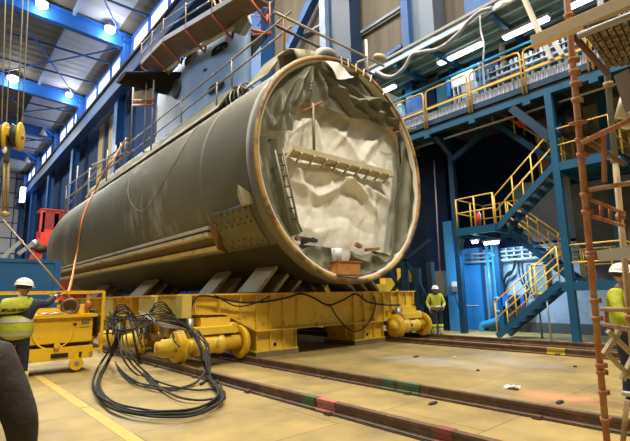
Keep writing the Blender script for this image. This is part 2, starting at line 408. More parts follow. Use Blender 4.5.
paint(556, 347, 11.32, .2, (.5, .36, .03), 'yellow paint patch on the far rail')
paint(390, 388, 5.68, .12, (.07, .12, .06), 'green paint patch on the second rail from the camera')
paint(410, 391, 5.68, .2, (.08, .14, .07), 'dull green paint patch on the second rail, right of the other green one')
paint(311, 401, 4.06, .16, (.09, .12, .05), 'olive green paint patch on the nearest rail beside the pink one')
paint(446, 437, 4.06, .1, (.2, .05, .03), 'red paint patch on the nearest rail, by the lower picture edge')
paint(327, 405, 4.06, .19, (.42, .13, .1), 'pink paint patch on the nearest rail below the front support foot')
q = [AZ(52, 383), AZ(50, 383.6), AZ(128, 441), AZ(137, 441)]
ln = MB()
ln.box(1.74, 1.88, 3.0, 7.15, 0, .004); ln.box(1.74, 1.88, 7.2, 12.5, 0, .004)
tag(ln.build('floor_marking', mat('faded_yellow_line', (.47, .33, .08), .6, var=.3, scale=4)), 'faded yellow line painted on the floor at the lower left', 'line')
p = AZ(512, 387, .03)
m = MB()
P = [[p + V((.07 * (i - 2) / 2, .11 * (j - 2) / 2, .03 * math.sin(i * 1.9 + j * 1.3))) for j in range(5)] for i in range(5)]
m.grid(P); tag(m.build('paper_scrap', WHITEP, thick=.002), 'crumpled white paper scrap on the floor between the rails', 'paper')
for k, (px, py, lb) in enumerate(((478, 371, 'dark bolt on the floor behind the paper scrap'), (416, 357, 'dark flat rag on the floor beside the far rail, left of the other litter'), (455, 358, 'small pale lump on the floor beyond the paper scrap'),
                               (433, 404, 'small dark stone on the strip between the two near rails'), (575, 367, 'dark flat scrap on the floor near the scaffold pole'), (560, 403, 'dark pebble on the red stained floor'))):
    p = AZ(px, py, 0)
    tag(MB().ball(p + V((0, 0, .015)), .05, 7, 1 + (k % 2) * 1.2, .8, .35).build('litter', DARK if k != 2 else WHITEP), lb, 'litter')
# ================================================================== SUBMARINE
CX, CZ, RH, YF = 8.7, 5.06, 3.255, 8.41
HULLP = mat('grey_green_hull_paint', (.102, .095, .066), .5, .0, var=.28, scale=.55, col2=(.14, .13, .092), c2amt=.35, c2scale=.5, c2soft=.3, spec=.5, stretch=(1, .5, .5))
COLLAR = mat('grey_primer', (.155, .145, .115), .55, var=.25, scale=1.5, col2=(.12, .07, .03), c2amt=.38, c2scale=1.2, c2soft=.3)
GOLD = mat('ochre_yellow_primer', (.42, .25, .06), .5, var=.3, scale=2.5, col2=(.15, .07, .03), c2amt=.55, c2scale=2.2)
KHAKI = mat('khaki_casing_paint', (.36, .33, .205), .5, var=.2, scale=1.2, col2=(.2, .17, .1), c2amt=.2, c2scale=1.5)
def scuff(m, col):
    nt = m.node_tree; nd = nt.nodes; lk = nt.links; b = nd['Principled BSDF']; src = b.inputs['Base Color'].links[0].from_socket
    geo = nd.new('ShaderNodeNewGeometry'); mp = nd.new('ShaderNodeMapping'); mp.inputs['Scale'].default_value = (1.6, 1.5, .45); lk.new(geo.outputs['Position'], mp.inputs['Vector'])
    n = nd.new('ShaderNodeTexNoise'); n.inputs['Scale'].default_value = 1.4; n.inputs['Detail'].default_value = 7; n.inputs['Roughness'].default_value = .7; lk.new(mp.outputs['Vector'], n.inputs['Vector'])
    n2 = nd.new('ShaderNodeTexNoise'); n2.inputs['Scale'].default_value = .25; n2.inputs['Detail'].default_value = 2; lk.new(geo.outputs['Position'], n2.inputs['Vector'])
    mu = nd.new('ShaderNodeMath'); mu.operation = 'ADD'; lk.new(n.outputs['Fac'], mu.inputs[0]); lk.new(n2.outputs['Fac'], mu.inputs[1])
    mr = nd.new('ShaderNodeMapRange'); mr.inputs['From Min'].default_value = 1.08; mr.inputs['From Max'].default_value = 1.3; mr.inputs['To Max'].default_value = .6; lk.new(mu.outputs[0], mr.inputs['Value'])
    k = nd.new('ShaderNodeMix'); k.data_type = 'RGBA'; lk.new(mr.outputs['Result'], k.inputs['Factor']); lk.new(src, k.inputs['A']); k.inputs['B'].default_value = (*col, 1); lk.new(k.outputs['Result'], b.inputs['Base Color'])
scuff(HULLP, (.30, .29, .24))
sub = thing('submarine', 'huge grey green submarine hull section lying on a yellow cradle', 'submarine', (CX, YF + 10, CZ - RH))
prof = [(.37, RH - .06), (.37, RH - .012), (22.4, RH - .012)]
for k in range(1, 13):
    t = k / 12; prof.append((22.4 + 8.2 * math.sin(t * PI / 2), RH * math.cos(t * PI / 2) ** .7))
MB().lathe((CX, YF, CZ), (0, 1, 0), prof, 128).build('hull_shell', HULLP, sub)
MB().lathe((CX, YF, CZ), (0, 1, 0), [(.03, RH - .01), (.05, RH + .012), (.36, RH + .012), (.39, RH - .03)], 128).build('end_collar', COLLAR, sub)
rg_ = MB().lathe((CX, YF, CZ), (0, 1, 0), [(.05, RH), (.0, RH - .02), (.0, RH - .11), (.05, RH - .115), (.4, RH - .115)], 128).build('end_ring', GOLD, sub)
MB().lathe((CX, YF, CZ), (0, 1, 0), [(.05, RH - .115), (.05, RH - .17), (.9, RH - .19)], 128).build('inner_lip', mat('cream_seal', (.62, .58, .45), .6, var=.2), sub)
MB().lathe((CX, YF + .95, CZ), (0, 1, 0), [(0, RH - .05), (0, .01)], 96).build('end_bulkhead', DARK, sub)
SEAM = mat('brown_weld_seam', (.165, .14, .09), .6, var=.3)
# weld seams and stain rings on the hull
for y in (2.72, 2.80, 9.4):
    MB().lathe((CX, YF, CZ), (0, 1, 0), [(y, RH - .02), (y + .03, RH - .008), (y + .06, RH - .008), (y + .09, RH - .02)], 128).build('weld_seam', SEAM, sub)
# clips along the top edge of the end ring
for an in (95, 90, 84, 78, 72, 60):
    a = math.radians(an); rr = RH - .06
    c0 = V((CX + math.cos(a) * rr, YF - .02, CZ + math.sin(a) * rr)); d = V((math.cos(a), 0, math.sin(a)))
    MB().beam(c0 + d * .12, c0 - d * .14, .03, .03, (0, 1, 0)).build('clip', WHITEP, sub)
# near-black skin over the hull bottom, below the strake
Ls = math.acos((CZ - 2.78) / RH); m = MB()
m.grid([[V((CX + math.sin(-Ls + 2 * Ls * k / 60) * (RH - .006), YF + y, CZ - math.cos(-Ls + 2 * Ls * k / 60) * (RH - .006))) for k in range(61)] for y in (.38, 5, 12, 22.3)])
m.build('dark_bottom', mat('black_bottom', (.035, .028, .024), .55, var=.5, scale=1.2, spec=.25), sub)
# bilge strake: two rails with a recess between
def hx(z): return CX - math.sqrt(RH ** 2 - (z - CZ) ** 2)
SL = mat('worn_cream_rail', (.55, .48, .34), .45, .0, var=.3, scale=2, col2=(.16, .1, .05), c2amt=.15, c2scale=3)
y0, y1 = 11.25, 31.8
for (z0, z1, o) in ((3.42, 3.52, .13), (3.22, 3.33, .28), (2.84, 2.96, .26)):
    b = MB(); b.prism([(hx(z1) + .05, 0, z1), (hx(z1) - o + .06, 0, z1), (hx(z0) - o, 0, z0), (hx(z0) + .05, 0, z0)], (0, y0, 0), (0, y1, 0))
    b.build('bilge_rail', SL, sub)
b = MB(); b.prism([(hx(3.5) + .04, 0, 3.5), (hx(3.4) - .02, 0, 3.4), (hx(2.9) - .05, 0, 2.9), (hx(2.84) + .05, 0, 2.84)], (0, y0, 0), (0, y1, 0))
b.build('bilge_channel', mat('rust_brown_channel', (.11, .07, .04), .7, var=.4, scale=3), sub)
b = MB(); b.prism([(hx(3.56), 10.9, 3.56), (hx(3.4) - .16, 11.1, 3.36), (hx(2.9) - .22, 11.22, 2.86), (hx(2.8), 11.2, 2.76), (hx(2.8) + .1, 11.3, 2.76), (hx(3.5) + .1, 11.3, 3.5)], (0, -.03, 0), (0, .03, 0))
b.build('bilge_end_plate', mat('brown_end_plate', (.16, .085, .045), .6, var=.3), sub)
# bolted plate between the strake and the collar, bent to the hull
BOLTM = mat('brown_bolt_steel', (.16, .10, .055), .5, var=.3)
BOLT = mat('green_brown_bolted_plate', (.085, .09, .05), .5, var=.4, scale=2.5, col2=(.13, .07, .03), c2amt=.3, c2scale=2)
def hp(y, z, o): 
    d = V((hx(z) - CX, 0, z - CZ)).normalized(); return V((CX, y, CZ)) + d * (RH + o)
m = MB()
zz = [2.82 + .98 * k / 10 for k in range(11)]
rows = [[hp(9.05 + (10.95 - 9.05) * j / 8 + .0, z, .028) for j in range(9)] for z in zz]
m.grid(rows)
m.grid([[hp(10.98, z, q_) for q_ in (.028, -.03)] for z in zz]); m.grid([[hp(9.05 + 1.9 * j / 8, zz[-1], q_) for q_ in (.028, -.03)] for j in range(9)])
m.grid([[hp(9.05 + 1.9 * j / 8, zz[0], q_) for q_ in (.028, -.03)] for j in range(9)])
bp_ = m.build('bolted_plate', BOLT, sub)
for z in (2.9, 3.02, 3.38, 3.5, 3.7):
    for j in range(6):
        y = 9.25 + j * .31 + (.1 if z in (3.02, 3.5) else 0)
        c0 = hp(y, z, .028); n0 = (c0 - V((CX, y, CZ))).normalized()
        MB().lathe(c0, n0, [(0, .045), (.03, .045), (.045, .03), (.05, .001)], 8).build('bolt', BOLTM, bp_)
# lifting bracket on the collar
b = MB(); p = [hp(8.82, 3.95, 0), hp(9.35, 3.78, 0), hp(9.1, 4.0, .22), hp(8.85, 4.22, .3)]
b.add(p + [hp(8.82, 3.74, 0), hp(9.35, 3.72, 0), hp(9.1, 3.76, .2), hp(8.85, 3.8, .28)], [(0, 1, 2, 3), (7, 6, 5, 4), (0, 4, 5, 1), (1, 5, 6, 2), (2, 6, 7, 3), (3, 7, 4, 0)])
b.build('side_bracket', KHAKI, sub)
# casing along the top
CL = 7.55; CR = 10.0; CT = 9.2; CB = 8.5
def casing_seg(ya_b, ya_t, yb_b, yb_t, nm='casing', full=True):
    """left wall + top + right wall; near (a) and far (b) ends slanted"""
    v = []
    th = .06
    m = MB()
    prof_ = [(CL - .06, CB), (CL + .22, CT - .02), (CL + .35, CT + .03), (CR - .2, CT), (CR - .02, CT - .08), (CR + .04, CB)]
    if not full: prof_ = prof_[:2]
    A = []; B = []
    for (x, z) in prof_:
        t = (z - CB) / (CT - CB); A.append(V((x, ya_b + (ya_t - ya_b) * t, z))); B.append(V((x, yb_b + (yb_t - yb_b) * t, z)))
    m.grid([A, B], False)
    o = m.build(nm, KHAKI, sub, thick=th)
    return o
def cy(px, py): return AX(px, py, CL).y
casing_seg(10.75, 10.1, 12.1, 11.35, 'casing_flap', False)
casing_seg(14.1, 13.3, 33.0, 33.0)
MB().box(CL + .12, CR - .12, 12.2, 31.5, 8.05, 8.5).build('casing_base', DARK, sub)
# pipework in the casing opening
for k in range(5):
    y = 12.4 + .28 * k
    MB().tube(spline([(7.6, y, 8.3), (7.55, y + .05, 8.7), (7.8, y + .15, 9.0 + .08 * (k % 2)), (8.3, y + .2, 8.8)], 5), .025, 8).build('casing_pipe', GREYM if k % 2 else DARK, sub)
# arched hoop and duct at the forward end
arch = []
for k in range(17):
    a = math.radians(112 - k * 62 / 16)
    arch.append([V((CX + math.cos(a) * (RH + h_), yy, CZ + math.sin(a) * (RH + h_))) for (yy, h_) in ((9.15, .12), (9.2, .5), (9.4, .6), (9.95, .62), (10.0, .2))])
MB().grid(arch).build('casing_arch', KHAKI, sub, thick=.04)
for a_ in (104, 84, 66):
    a = math.radians(a_); d = V((math.cos(a), 0, math.sin(a)))
    MB().beam(V((CX, 9.2, CZ)) + d * (RH - .02), V((CX, 9.2, CZ)) + d * (RH + .5), .16, .1, (0, 1, 0)).build('arch_post', KHAKI, sub)
dp = [(8.0, 9.05, 8.42), (8.12, 9.0, 8.62), (8.35, 8.98, 8.74), (8.6, 9.0, 8.78), (8.8, 9.05, 8.7)]
sp = spline(dp, 12); MB().tube(sp, [.13 + .025 * (i % 2) for i in range(len(sp))], 12).build('ribbed_duct', ALU, sub)

# ---- sail
SAILM = mat('blue_grey_sail_paint', (.19, .30, .49), .6, .0, var=.25, scale=.6, stretch=(1, 1, .25), col2=(.44, .49, .55), c2amt=.35, c2scale=.5, c2soft=.35)
def sail_ring(z, grow):
    pts = []
    y0, y1 = 14.5 - grow * .4, 24.2 + grow
    for k in range(40):
        a = 2 * PI * k / 40
        t = (1 - math.cos(a)) / 2                      # 0 nose (towards camera) .. 1 tail
        yy = y0 + (y1 - y0) * t
        w = (.82 + grow) * (t ** .42) * ((1 - t) ** .55) * 1.86
        pts.append(V((9.05 + (w if a < PI else -w), yy, z)))
    return pts
rings = [sail_ring(8.4, .55), sail_ring(8.7, .28), sail_ring(9.2, .1), sail_ring(10, .02), sail_ring(12.4, 0), sail_ring(13.0, -.04), sail_ring(13.2, -.15)]
m = MB(); m.grid([r + [r[0]] for r in rings]); m.add(rings[-1], [tuple(range(40))])
sail = m.build('sail', SAILM, sub)
def sailx(y, z):
    g = 0.0
    for (za, ga), (zb, gb) in zip(((8.4, .55), (8.7, .28), (9.2, .1), (10, .02), (12.4, 0)), ((8.7, .28), (9.2, .1), (10, .02), (12.4, 0), (14, 0))):
        if za <= z <= zb: g = ga + (gb - ga) * (z - za) / (zb - za)
    y0, y1 = 14.5 - g * .4, 24.2 + g
    t = min(.999, max(.001, (y - y0) / (y1 - y0))); return 9.05 - (.82 + g) * (t ** .42) * ((1 - t) ** .55) * 1.86
HOLE = mat('black_opening', (.004, .004, .005), .9)
for (px, py, w, h) in ((219, 49, 1.15, .22), (191, 58, 1.3, .24), (216, 88, 1.15, .22), (205, 70, .3, .06)):
    p = AX(px, py, 8.25); p = AX(px, py, sailx(p.y, p.z)); p = AX(px, py, sailx(p.y, p.z)); y_, z_ = p.y, p.z
    outer = []; n = 24
    for k in range(n):
        a = 2 * PI * k / n; e = .55
        ca, sa = math.cos(a), math.sin(a)
        yy = y_ + w / 2 * math.copysign(abs(ca) ** e, ca); z2 = z_ + h * math.copysign(abs(sa) ** .8, sa)
        outer.append(V((sailx(yy, z2) - .012, yy, z2)))
    mm = MB(); mm.add(outer + [q_ + V((.03, 0, 0)) for q_ in outer], [tuple(range(n))] + [(i, (i + 1) % n, n + (i + 1) % n, n + i) for i in range(n)])
    mm.build('flood_opening', HOLE, sail)
    rim = [q_ - V((.012, 0, 0)) for q_ in outer]; MB().tube(rim + [rim[0]], .012, 6, False).build('opening_rim', SAILM, sail)
# sail plane: a tapering horizontal foil
foil = []
FLE = (AX(186, 73, 8.4), AX(126, 72, 6.5)); FTE = (AX(166, 95, 8.4), AX(116, 83, 6.5))
for k in range(9):
    s_ = k / 8; th = .3 * (1 - .4 * s_)
    le = FLE[0].lerp(FLE[1], s_); te = FTE[0].lerp(FTE[1], s_)
    ring = []
    for j in range(16):
        a = 2 * PI * j / 16; t = (1 - math.cos(a)) / 2
        ring.append(le.lerp(te, t) + V((0, 0, (th if a < PI else -th) * (t ** .5) * (1 - t) ** .7 * 1.9)))
    foil.append(ring + [ring[0]])
m = MB(); m.grid(foil); m.add(foil[-1][:-1], [tuple(range(16))])
m.build('sail_plane', mat('black_sail_plane', (.014, .012, .01), .8, var=.4, scale=1.5, spec=.1), sub)
pc = AX(174, 88, 8.1); MB().lathe((sailx(pc.y, pc.z) + .2, pc.y, pc.z), (-1, 0, 0), [(0, .5), (.26, .5), (.3, .45), (.3, .36), (.24, .34), (.24, .01)], 24).build('plane_hub', DARK, sub)

# ---- scaffold walkway round the sail
SCF = mat('brown_scaffold_boards', (.16, .10, .05), .8, var=.35, scale=3)
EDG = mat('pale_toe_board', (.36, .37, .38), .5, var=.2)
ws = thing('sail_scaffold', 'scaffold walkway with orange brackets along the upper sail', 'scaffold', (7.4, 18, 12.6))
path = [AX(240, 1, 7.75), AX(213, 21, 7.55), AX(161, 42, 7.1), AX(140, 69, 6.95)]
zq = 12.55
# long straight run level at z, outer edge of boards
def run(a, b, wx, zf):
    d = (b - a); n_ = V((1, 0, 0))
    m = MB(); m.prism([a, b, b + n_ * wx, a + n_ * wx], (0, 0, -.06), (0, 0, 0)); m.build('deck_boards', SCF, ws)
    m = MB(); m.beam(a + V((0, 0, .06)), b + V((0, 0, .06)), .05, .22); m.build('toe_board', EDG, ws)
A_ = V((7.55, 12.9, 12.0)); B_ = V((7.1, 18.7, 12.95)); C_ = V((6.9, 23.2, 13.0))
A_ = AX(212, 12, 7.3); B_ = AX(163, 41, 7.0); C_ = AX(141, 64, 6.9)
A2 = AX(246, -9, 7.5)
run(A2, A_, 1.0, 0); run(A_, B_, 1.15, 0); run(B_, C_, 1.2, 0)
posts = []
for (a, b, n_) in ((A2, A_, 1), (A_, B_, 2), (B_, C_, 2)):
    for k in range(n_ + (1 if b is C_ else 0)):
        p = a + (b - a) * (k / n_); posts.append(p)
        MB().cyl(p - V((0, 0, .15)), p + V((0, 0, 1.15)), .035, 8).build('post', mat('dull_tan_tube', (.28, .2, .13), .6), ws)
        MB().tube([p + V((0, 0, -.1)), p + V((.95, .1, -.75)), p + V((1.0, .1, -.45))], .055, 8).build('bracket', ORANGE, ws)
for h in (.55, 1.05):
    MB().tube([q_ + V((0, 0, h)) for q_ in (A2, A_, B_, C_)], .03, 8).build('guard_rail', ALU, ws)
MB().cyl(B_ + V((1.05, 0, -.35)), A_ + V((1.0, 0, -.25)), .09, 10).build('support_tube', mat('cream_tube', (.62, .56, .36), .5), ws)
MB().cyl(C_ + V((.9, -.4, -.5)), B_ + V((1.0, .6, -.38)), .09, 10).build('support_tube', mat('white_tube', (.8, .78, .6), .5), ws)
# lower rear tower of the scaffold, by the plane
for (px, p0, p1) in ((134, 75, 152), (147, 78, 150), (154, 80, 148)):
    a = AX(px, p0, 7.4); b = AX(px, p1, 7.4); MB().cyl(V((7.4, a.y, b.z)), V((7.4, a.y, a.z)), .04, 8).build('post', ALU, ws)
for py in (100, 105):
    MB().tube([AX(133, py, 7.35), AX(153, py, 7.35)], .06, 8).build('bracket', ORANGE, ws)
MB().prism([AX(134, 92, 7.5), AX(153, 88, 7.5), AX(153, 104, 7.5), AX(134, 106, 7.5)], (0, 0, 0), (.1, 0, 0)).build('deck_boards', SCF, ws)
# front scaffold bracket right of the sail
ws2 = thing('sail_scaffold', 'small scaffold stage with orange brackets right of the sail front', 'scaffold', (9.6, 12.2, 10.5))
X2 = 9.4
m = MB(); m.prism([AX(247, 26, X2), AX(268, 36, X2), AX(268, 38, X2 + .9), AX(247, 28, X2 + .9)], (0, 0, 0), (.0, 0, -.08)); m.build('deck_boards', SCF, ws2)
m = MB(); m.prism([AX(246, 32, X2), AX(268, 35, X2), AX(250, 57, X2), AX(246, 62, X2)], (0, 0, 0), (.05, 0, 0)); m.build('debris_board', DARK, ws2)
for (a, b) in (((246, 28), (270, 34)), ((246, 36), (271, 33))):
    MB().cyl(AX(*a, X2), AX(*b, X2), .055, 8).build('bracket', ORANGE, ws2)
MB().cyl(AX(270, 36, X2), AX(270, 2, X2), .035, 8).build('post', RUST, ws2)
for (a, b) in (((244, 4), (270, 9)), ((245, 14), (270, 18)), ((258, 26), (274, -2)), ((264, 28), (281, -2))):
    MB().cyl(AX(*a, X2), AX(*b, X2), .028, 8).build('guard_rail', RUST, ws2)
# conduits and mast gear above the sail
mg = thing('sail_cover', 'pale sheeted cover on top of the sail front', 'cover', (8.8, 13.4, 12.2))
a = AX(231, 30, 8.4)
m = MB(); pp = [AX(222, 22, 8.3), AX(243, 4, 8.3), AX(247, 22, 8.3), AX(240, 34, 8.3), AX(232, 32, 8.3)]
m.prism(pp, (0, 0, 0), (.25, 0, 0)); m.build('cover_sheet', mat('grey_tarpaulin_cover', (.33, .34, .33), .6, var=.3), mg)
m = MB()
for k in range(4):
    m.cyl(AX(212 + 6 * k, -4, 8.6), AX(222 + 6 * k, 20 - 4 * k, 8.6), .05, 6)
m.build('cover_poles', RUST, mg)

# ---- guard rails on top of the hull
gr = thing('hull_guard_rail', 'tubular guard rail along the left top edge of the hull', 'railing', (CL, 20, 9.2))
RX = 7.45
pr = [(285, 10), (246, 42), (218, 65), (157, 112), (118, 140)]
lo_y = [AX(x, y, RX) for x, y in [(284, 20), (220, 76), (157, 122)]]
for (a, b) in (((292, 11), (132, 141)), ((292, 26), (132, 152))):
    MB().cyl(AX(*a, RX), AX(*b, RX), .035, 8).build('rail_tube', ALU, gr)
for (px, p0, p1) in ((284, 18, 66), (232, 60, 86), (217, 82, 108), (182, 96, 122), (157, 106, 136)):
    a = AX(px, p0, RX); b = AX(px, p1, RX)
    MB().cyl(V((RX, a.y, a.z)), V((RX, a.y, max(b.z, 8.6))), .035, 8).build('post', RUST if px == 284 else ALU, gr)
gr2 = thing('hull_guard_rail', 'cluster of guard rails and hand frames on the far hull top', 'railing', (CL, 33, 9.2))
for (a, b) in (((134, 139), (66, 187)), ((134, 150), (66, 199)), ((100, 166), (66, 208)), ((128, 152), (92, 165))):
    MB().cyl(AX(*a, RX), AX(*b, RX), .05, 8).build('rail_tube', ALU, gr2)
for (px, p0, p1) in ((67, 186, 212), (78, 166, 206), (90, 168, 198), (108, 150, 180), (116, 145, 172), (126, 138, 160), (121, 143, 165)):
    a = AX(px, p0, RX); b = AX(px, p1, RX)
    MB().cyl(V((RX, a.y, b.z)), V((RX, a.y, a.z)), .05, 8).build('post', ALU if px != 90 else WHITEP, gr2)
gr3 = thing('hull_guard_rail', 'tubular guard rail crossing over the open hull end', 'railing', (9.5, 10, 9))
YR = 9.3
for (a, b) in (((274, 12), (384, 66)), ((275, 25), (384, 80))):
    MB().cyl(AY(*a, YR), AY(*b, YR), .04, 8).build('rail_tube', mat('khaki_tube', (.3, .27, .17), .5) if a[1] == 12 else DARK, gr3)
a = AY(366, 40, YR); b = AY(367, 74, YR)
MB().cyl(V((a.x, YR, b.z)), V((a.x, YR, a.z)), .045, 8).build('post', WHITEP, gr3)
MB().cyl(AY(357, 63, YR), AY(367, 58, YR), .04, 8).build('coupling_tube', ALU, gr3)
p = AY(380, 58, 10.2)
tag(MB().ball(p, .22, 10, 1.5, 1, .7).build('lamp_head', mat('beige_cover', (.5, .42, .28), .6)), 'beige covered fitting on the hull shoulder beside the mezzanine roof', 'fitting')

# ---- cables over the hull
def over_hull(pts, X=None):
    out = []
    for (px, py) in pts:
        d = ray(px, py); o = V((0, 0, EYE))
        # intersect ray with cylinder (radius RH + small)
        r_ = RH + .05; dx, dz = d.x, d.z; ox, oz = -CX, EYE - CZ
        A = dx * dx + dz * dz; B = 2 * (ox * dx + oz * dz); C = ox * ox + oz * oz - r_ * r_; D = B * B - 4 * A * C
        t = (-B - math.sqrt(D)) / (2 * A) if D > 0 else -B / (2 * A)
        out.append(o + d * t)
    return out
pts = over_hull([(113, 160), (104, 172), (96, 188), (88, 203), (82, 220), (80, 232), (78.5, 245)])
top = [AX(128, 138, 7.3), AX(121, 146, 7.1)]
pts = top + pts
e = pts[-1]
tail = [e + (AZ(69, 290, 1.7) - e) * .4 + V((-.1, 0, -.35)), AY(68, 293, 13)]
tail = [AY(75, 262, 24), AY(72, 278, 19), AY(68, 294, 13.2)]
tag(MB().tube(spline(pts + tail, 5), .042, 8).build('orange_hose', ORHOSE), 'thick orange hose hanging over the left flank of the hull', 'hose')
pts = over_hull([(132, 172), (129, 182), (128, 194), (131, 203), (139, 211), (148, 208), (158, 193), (168, 175), (178, 158), (186, 143), (197, 126)])
tag(MB().tube(spline(pts, 5), .014, 6).build('thin_cable', mat('brown_cable', (.12, .085, .05), .6)), 'thin brown cable looped against the hull right of the orange hose', 'cable')

# ================================================================== TARPAULINS IN THE OPEN END
TW = mat('white_tarpaulin', (.88, .86, .76), .5, var=.07, scale=1.2, col2=(.76, .71, .58), c2amt=.25, c2scale=1.0, c2soft=.3, bump=.35, bscale=3.0)
TG = mat('grey_green_tarpaulin', (.15, .145, .095), .5, var=.22, scale=1.5, bump=.3, bscale=4)
def clampr(p, r=RH - .21):
    dx, dz = p.x - CX, p.z - CZ; d = math.hypot(dx, dz)
    if d > r: p.x = CX + dx * r / d; p.z = CZ + dz * r / d
    return p
def ridg(x, y, s=0.0):
    return 1 - abs(noise.noise(V((x, y, s)))) * 2
YT = YF + .42
def crease(x, y, s=0.0):
    n = noise.noise(V((x, y, s))) + .35 * noise.noise(V((x * 2.1, y * 2.1, s + 7)))
    return abs(n) ** .75 * 2 - .3
def folds(lines):
    out = []
    for (pts, h, w) in lines:
        P = [AY(x, y, YT) for x, y in pts]; out.append(([(p.x, p.z) for p in P], h, w))
    def f(x, z):
        t = 0
        for P, h, w in out:
            best = 9; bt = 0; n = len(P) - 1
            for i in range(n):
                ax, az = P[i]; bx, bz = P[i + 1]; dx, dz = bx - ax, bz - az; q = ((x - ax) * dx + (z - az) * dz) / (dx * dx + dz * dz); q = max(0, min(1, q))
                d = math.hypot(x - ax - dx * q, z - az - dz * q)
                if d < best: best = d; bt = (i + q) / n
            if best < w: t += h * (1 - best / w) ** 1.3 * (1 - .55 * abs(2 * bt - 1) ** 2)
        return t
    return f
wf = folds([([(289, 153), (300, 175), (312, 205)], .16, .3), ([(283, 168), (330, 172), (372, 190), (392, 200)], .22, .32), ([(292, 178), (320, 196), (338, 188), (352, 176)], .2, .25), ([(345, 176), (368, 196), (383, 222)], .2, .22), ([(330, 175), (334, 190)], .16, .2),
            ([(360, 175), (378, 205)], .14, .18), ([(318, 112), (300, 130), (292, 146)], .12, .3), ([(316, 112), (322, 135), (326, 150)], .12, .22), ([(330, 122), (352, 142), (362, 158)], .12, .3), ([(388, 132), (372, 146), (366, 160)], .16, .25), ([(352, 126), (340, 145)], .1, .2),
            ([(300, 225), (318, 232), (345, 226)], .1, .35), ([(352, 205), (350, 240)], .1, .4), ([(325, 196), (328, 238)], .07, .3), ([(375, 190), (377, 245)], .1, .25), ([(310, 200), (308, 240)], .07, .3), ([(365, 160), (388, 175), (396, 186)], .12, .2), ([(287, 118), (283, 150)], .1, .25)])
m = MB(); rows = []
for i in range(150):
    row = []
    for j in range(150):
        x = CX - 3.09 + 6.18 * i / 149; z = CZ - 3.09 + 6.18 * j / 149
        w = wf(x, z) + .06 * crease(x * .5 + .45 * z, z * .5 - .3 * x, 3.3) + .03 * crease(x * 1.5 - .9 * z, z * .9 + x * .5, 9.1) + .012 * crease(x * 3.1, z * 2.6 + x, 4.7)
        row.append(clampr(V((x, YT + .22 - w, z)), RH - .18))
    rows.append(row)
m.grid(rows); tag(m.build('tarpaulin', TW), 'large creased white tarpaulin closing the open hull end', 'tarpaulin')
def lerp_line(pts, t):
    L = [(pts[i + 1] - pts[i]).length for i in range(len(pts) - 1)]; T = sum(L); d = t * T
    for i, l in enumerate(L):
        if d <= l or i == len(L) - 1: return pts[i] + (pts[i + 1] - pts[i]) * min(1, d / max(l, 1e-6))
        d -= l
def sheet(topp, botp, fold, nu=60, nv=40, y=YT):
    T = [AY(a, b, y) for a, b in topp]; B = [AY(a, b, y) for a, b in botp]
    rows = []
    for i in range(nu + 1):
        u = i / nu; a = lerp_line(T, u); b = lerp_line(B, u); row = []
        for j in range(nv + 1):
            v = j / nv; p = a + (b - a) * v; p = V((p.x, y - fold(u, v, p), p.z)); row.append(clampr(p))
        rows.append(row)
    return MB().grid(rows)
apex = AY(306, 66, YT)
tf = folds([([(306, 66), (296, 84), (290, 104)], .26, .17), ([(308, 66), (304, 88), (303, 102)], .26, .15), ([(309, 66), (318, 88), (322, 106)], .24, .16), ([(310, 66), (330, 90), (345, 112), (362, 120)], .28, .17), ([(310, 65), (345, 92), (378, 116)], .24, .18), ([(300, 70), (282, 95), (270, 128)], .18, .18),
            ([(322, 88), (350, 106), (385, 104), (398, 112)], .26, .17), ([(352, 80), (362, 98), (380, 128)], .16, .16), ([(340, 96), (368, 116), (392, 124)], .22, .13), ([(378, 96), (386, 112), (400, 138)], .18, .16), ([(276, 92), (274, 112), (275, 132)], .15, .14), ([(264, 112), (266, 132)], .12, .12), ([(284, 104), (284, 132)], .14, .12), ([(332, 68), (352, 76), (366, 92)], .14, .14), ([(345, 70), (350, 76)], .26, .17), ([(380, 108), (394, 130)], .14, .1)])
def ftop(u, v, p):
    f = tf(p.x, p.z) + .04 * crease(p.x * 1.2 + p.z * .6, p.z * 1.3, 5.0)
    return .1 + f + .06 * v
top_arc = [(258, 130), (262, 105), (272, 86), (286, 70), (304, 61), (325, 60), (345, 66), (365, 79), (382, 97), (396, 116), (408, 140)]
bot_arc = [(263, 133), (288, 133), (291, 112), (300, 104), (322, 110), (342, 118), (356, 121), (366, 122), (380, 130), (392, 128), (404, 146)]
tag(sheet(top_arc, bot_arc, ftop, 160, 70).build('tarpaulin', TG), 'grey green tarpaulin bunched along the top of the hull opening', 'tarpaulin')
tag(sheet([(322, 64), (336, 72), (340, 82)], [(313, 68), (325, 86), (341, 84)], lambda u, v, p: .42 + .06 * math.sin(u * 7) + .1 * v, 20, 14).build('tarpaulin', TW), 'small white tarpaulin flap folded over the grey green sheet at the top', 'tarpaulin')
tag(sheet([(257, 138), (258, 160), (264, 190), (272, 212), (288, 238)], [(276, 140), (279, 160), (285, 190), (292, 212), (300, 232)],
    lambda u, v, p: .1 + .1 * math.sin(v * 9 + u * 3) + .08 * ridg(p.x * 2, p.z * .8, 2), 50, 24).build('tarpaulin', TG), 'narrow grey green tarpaulin strip hanging down the left rim behind the ladder', 'tarpaulin')
tag(sheet([(398, 132), (404, 136), (409, 142), (414, 160)], [(382, 262), (392, 262), (398, 258), (409, 238)],
    lambda u, v, p: .16 + .13 * math.sin(u * 15 + 2.0 * v + .8 * math.sin(v * 5)) * (.35 + .65 * v) + .08 * ridg(p.x * 2, p.z * .7, 8), 60, 40).build('tarpaulin', TG), 'grey green tarpaulin hanging in long folds at the right rim', 'tarpaulin')
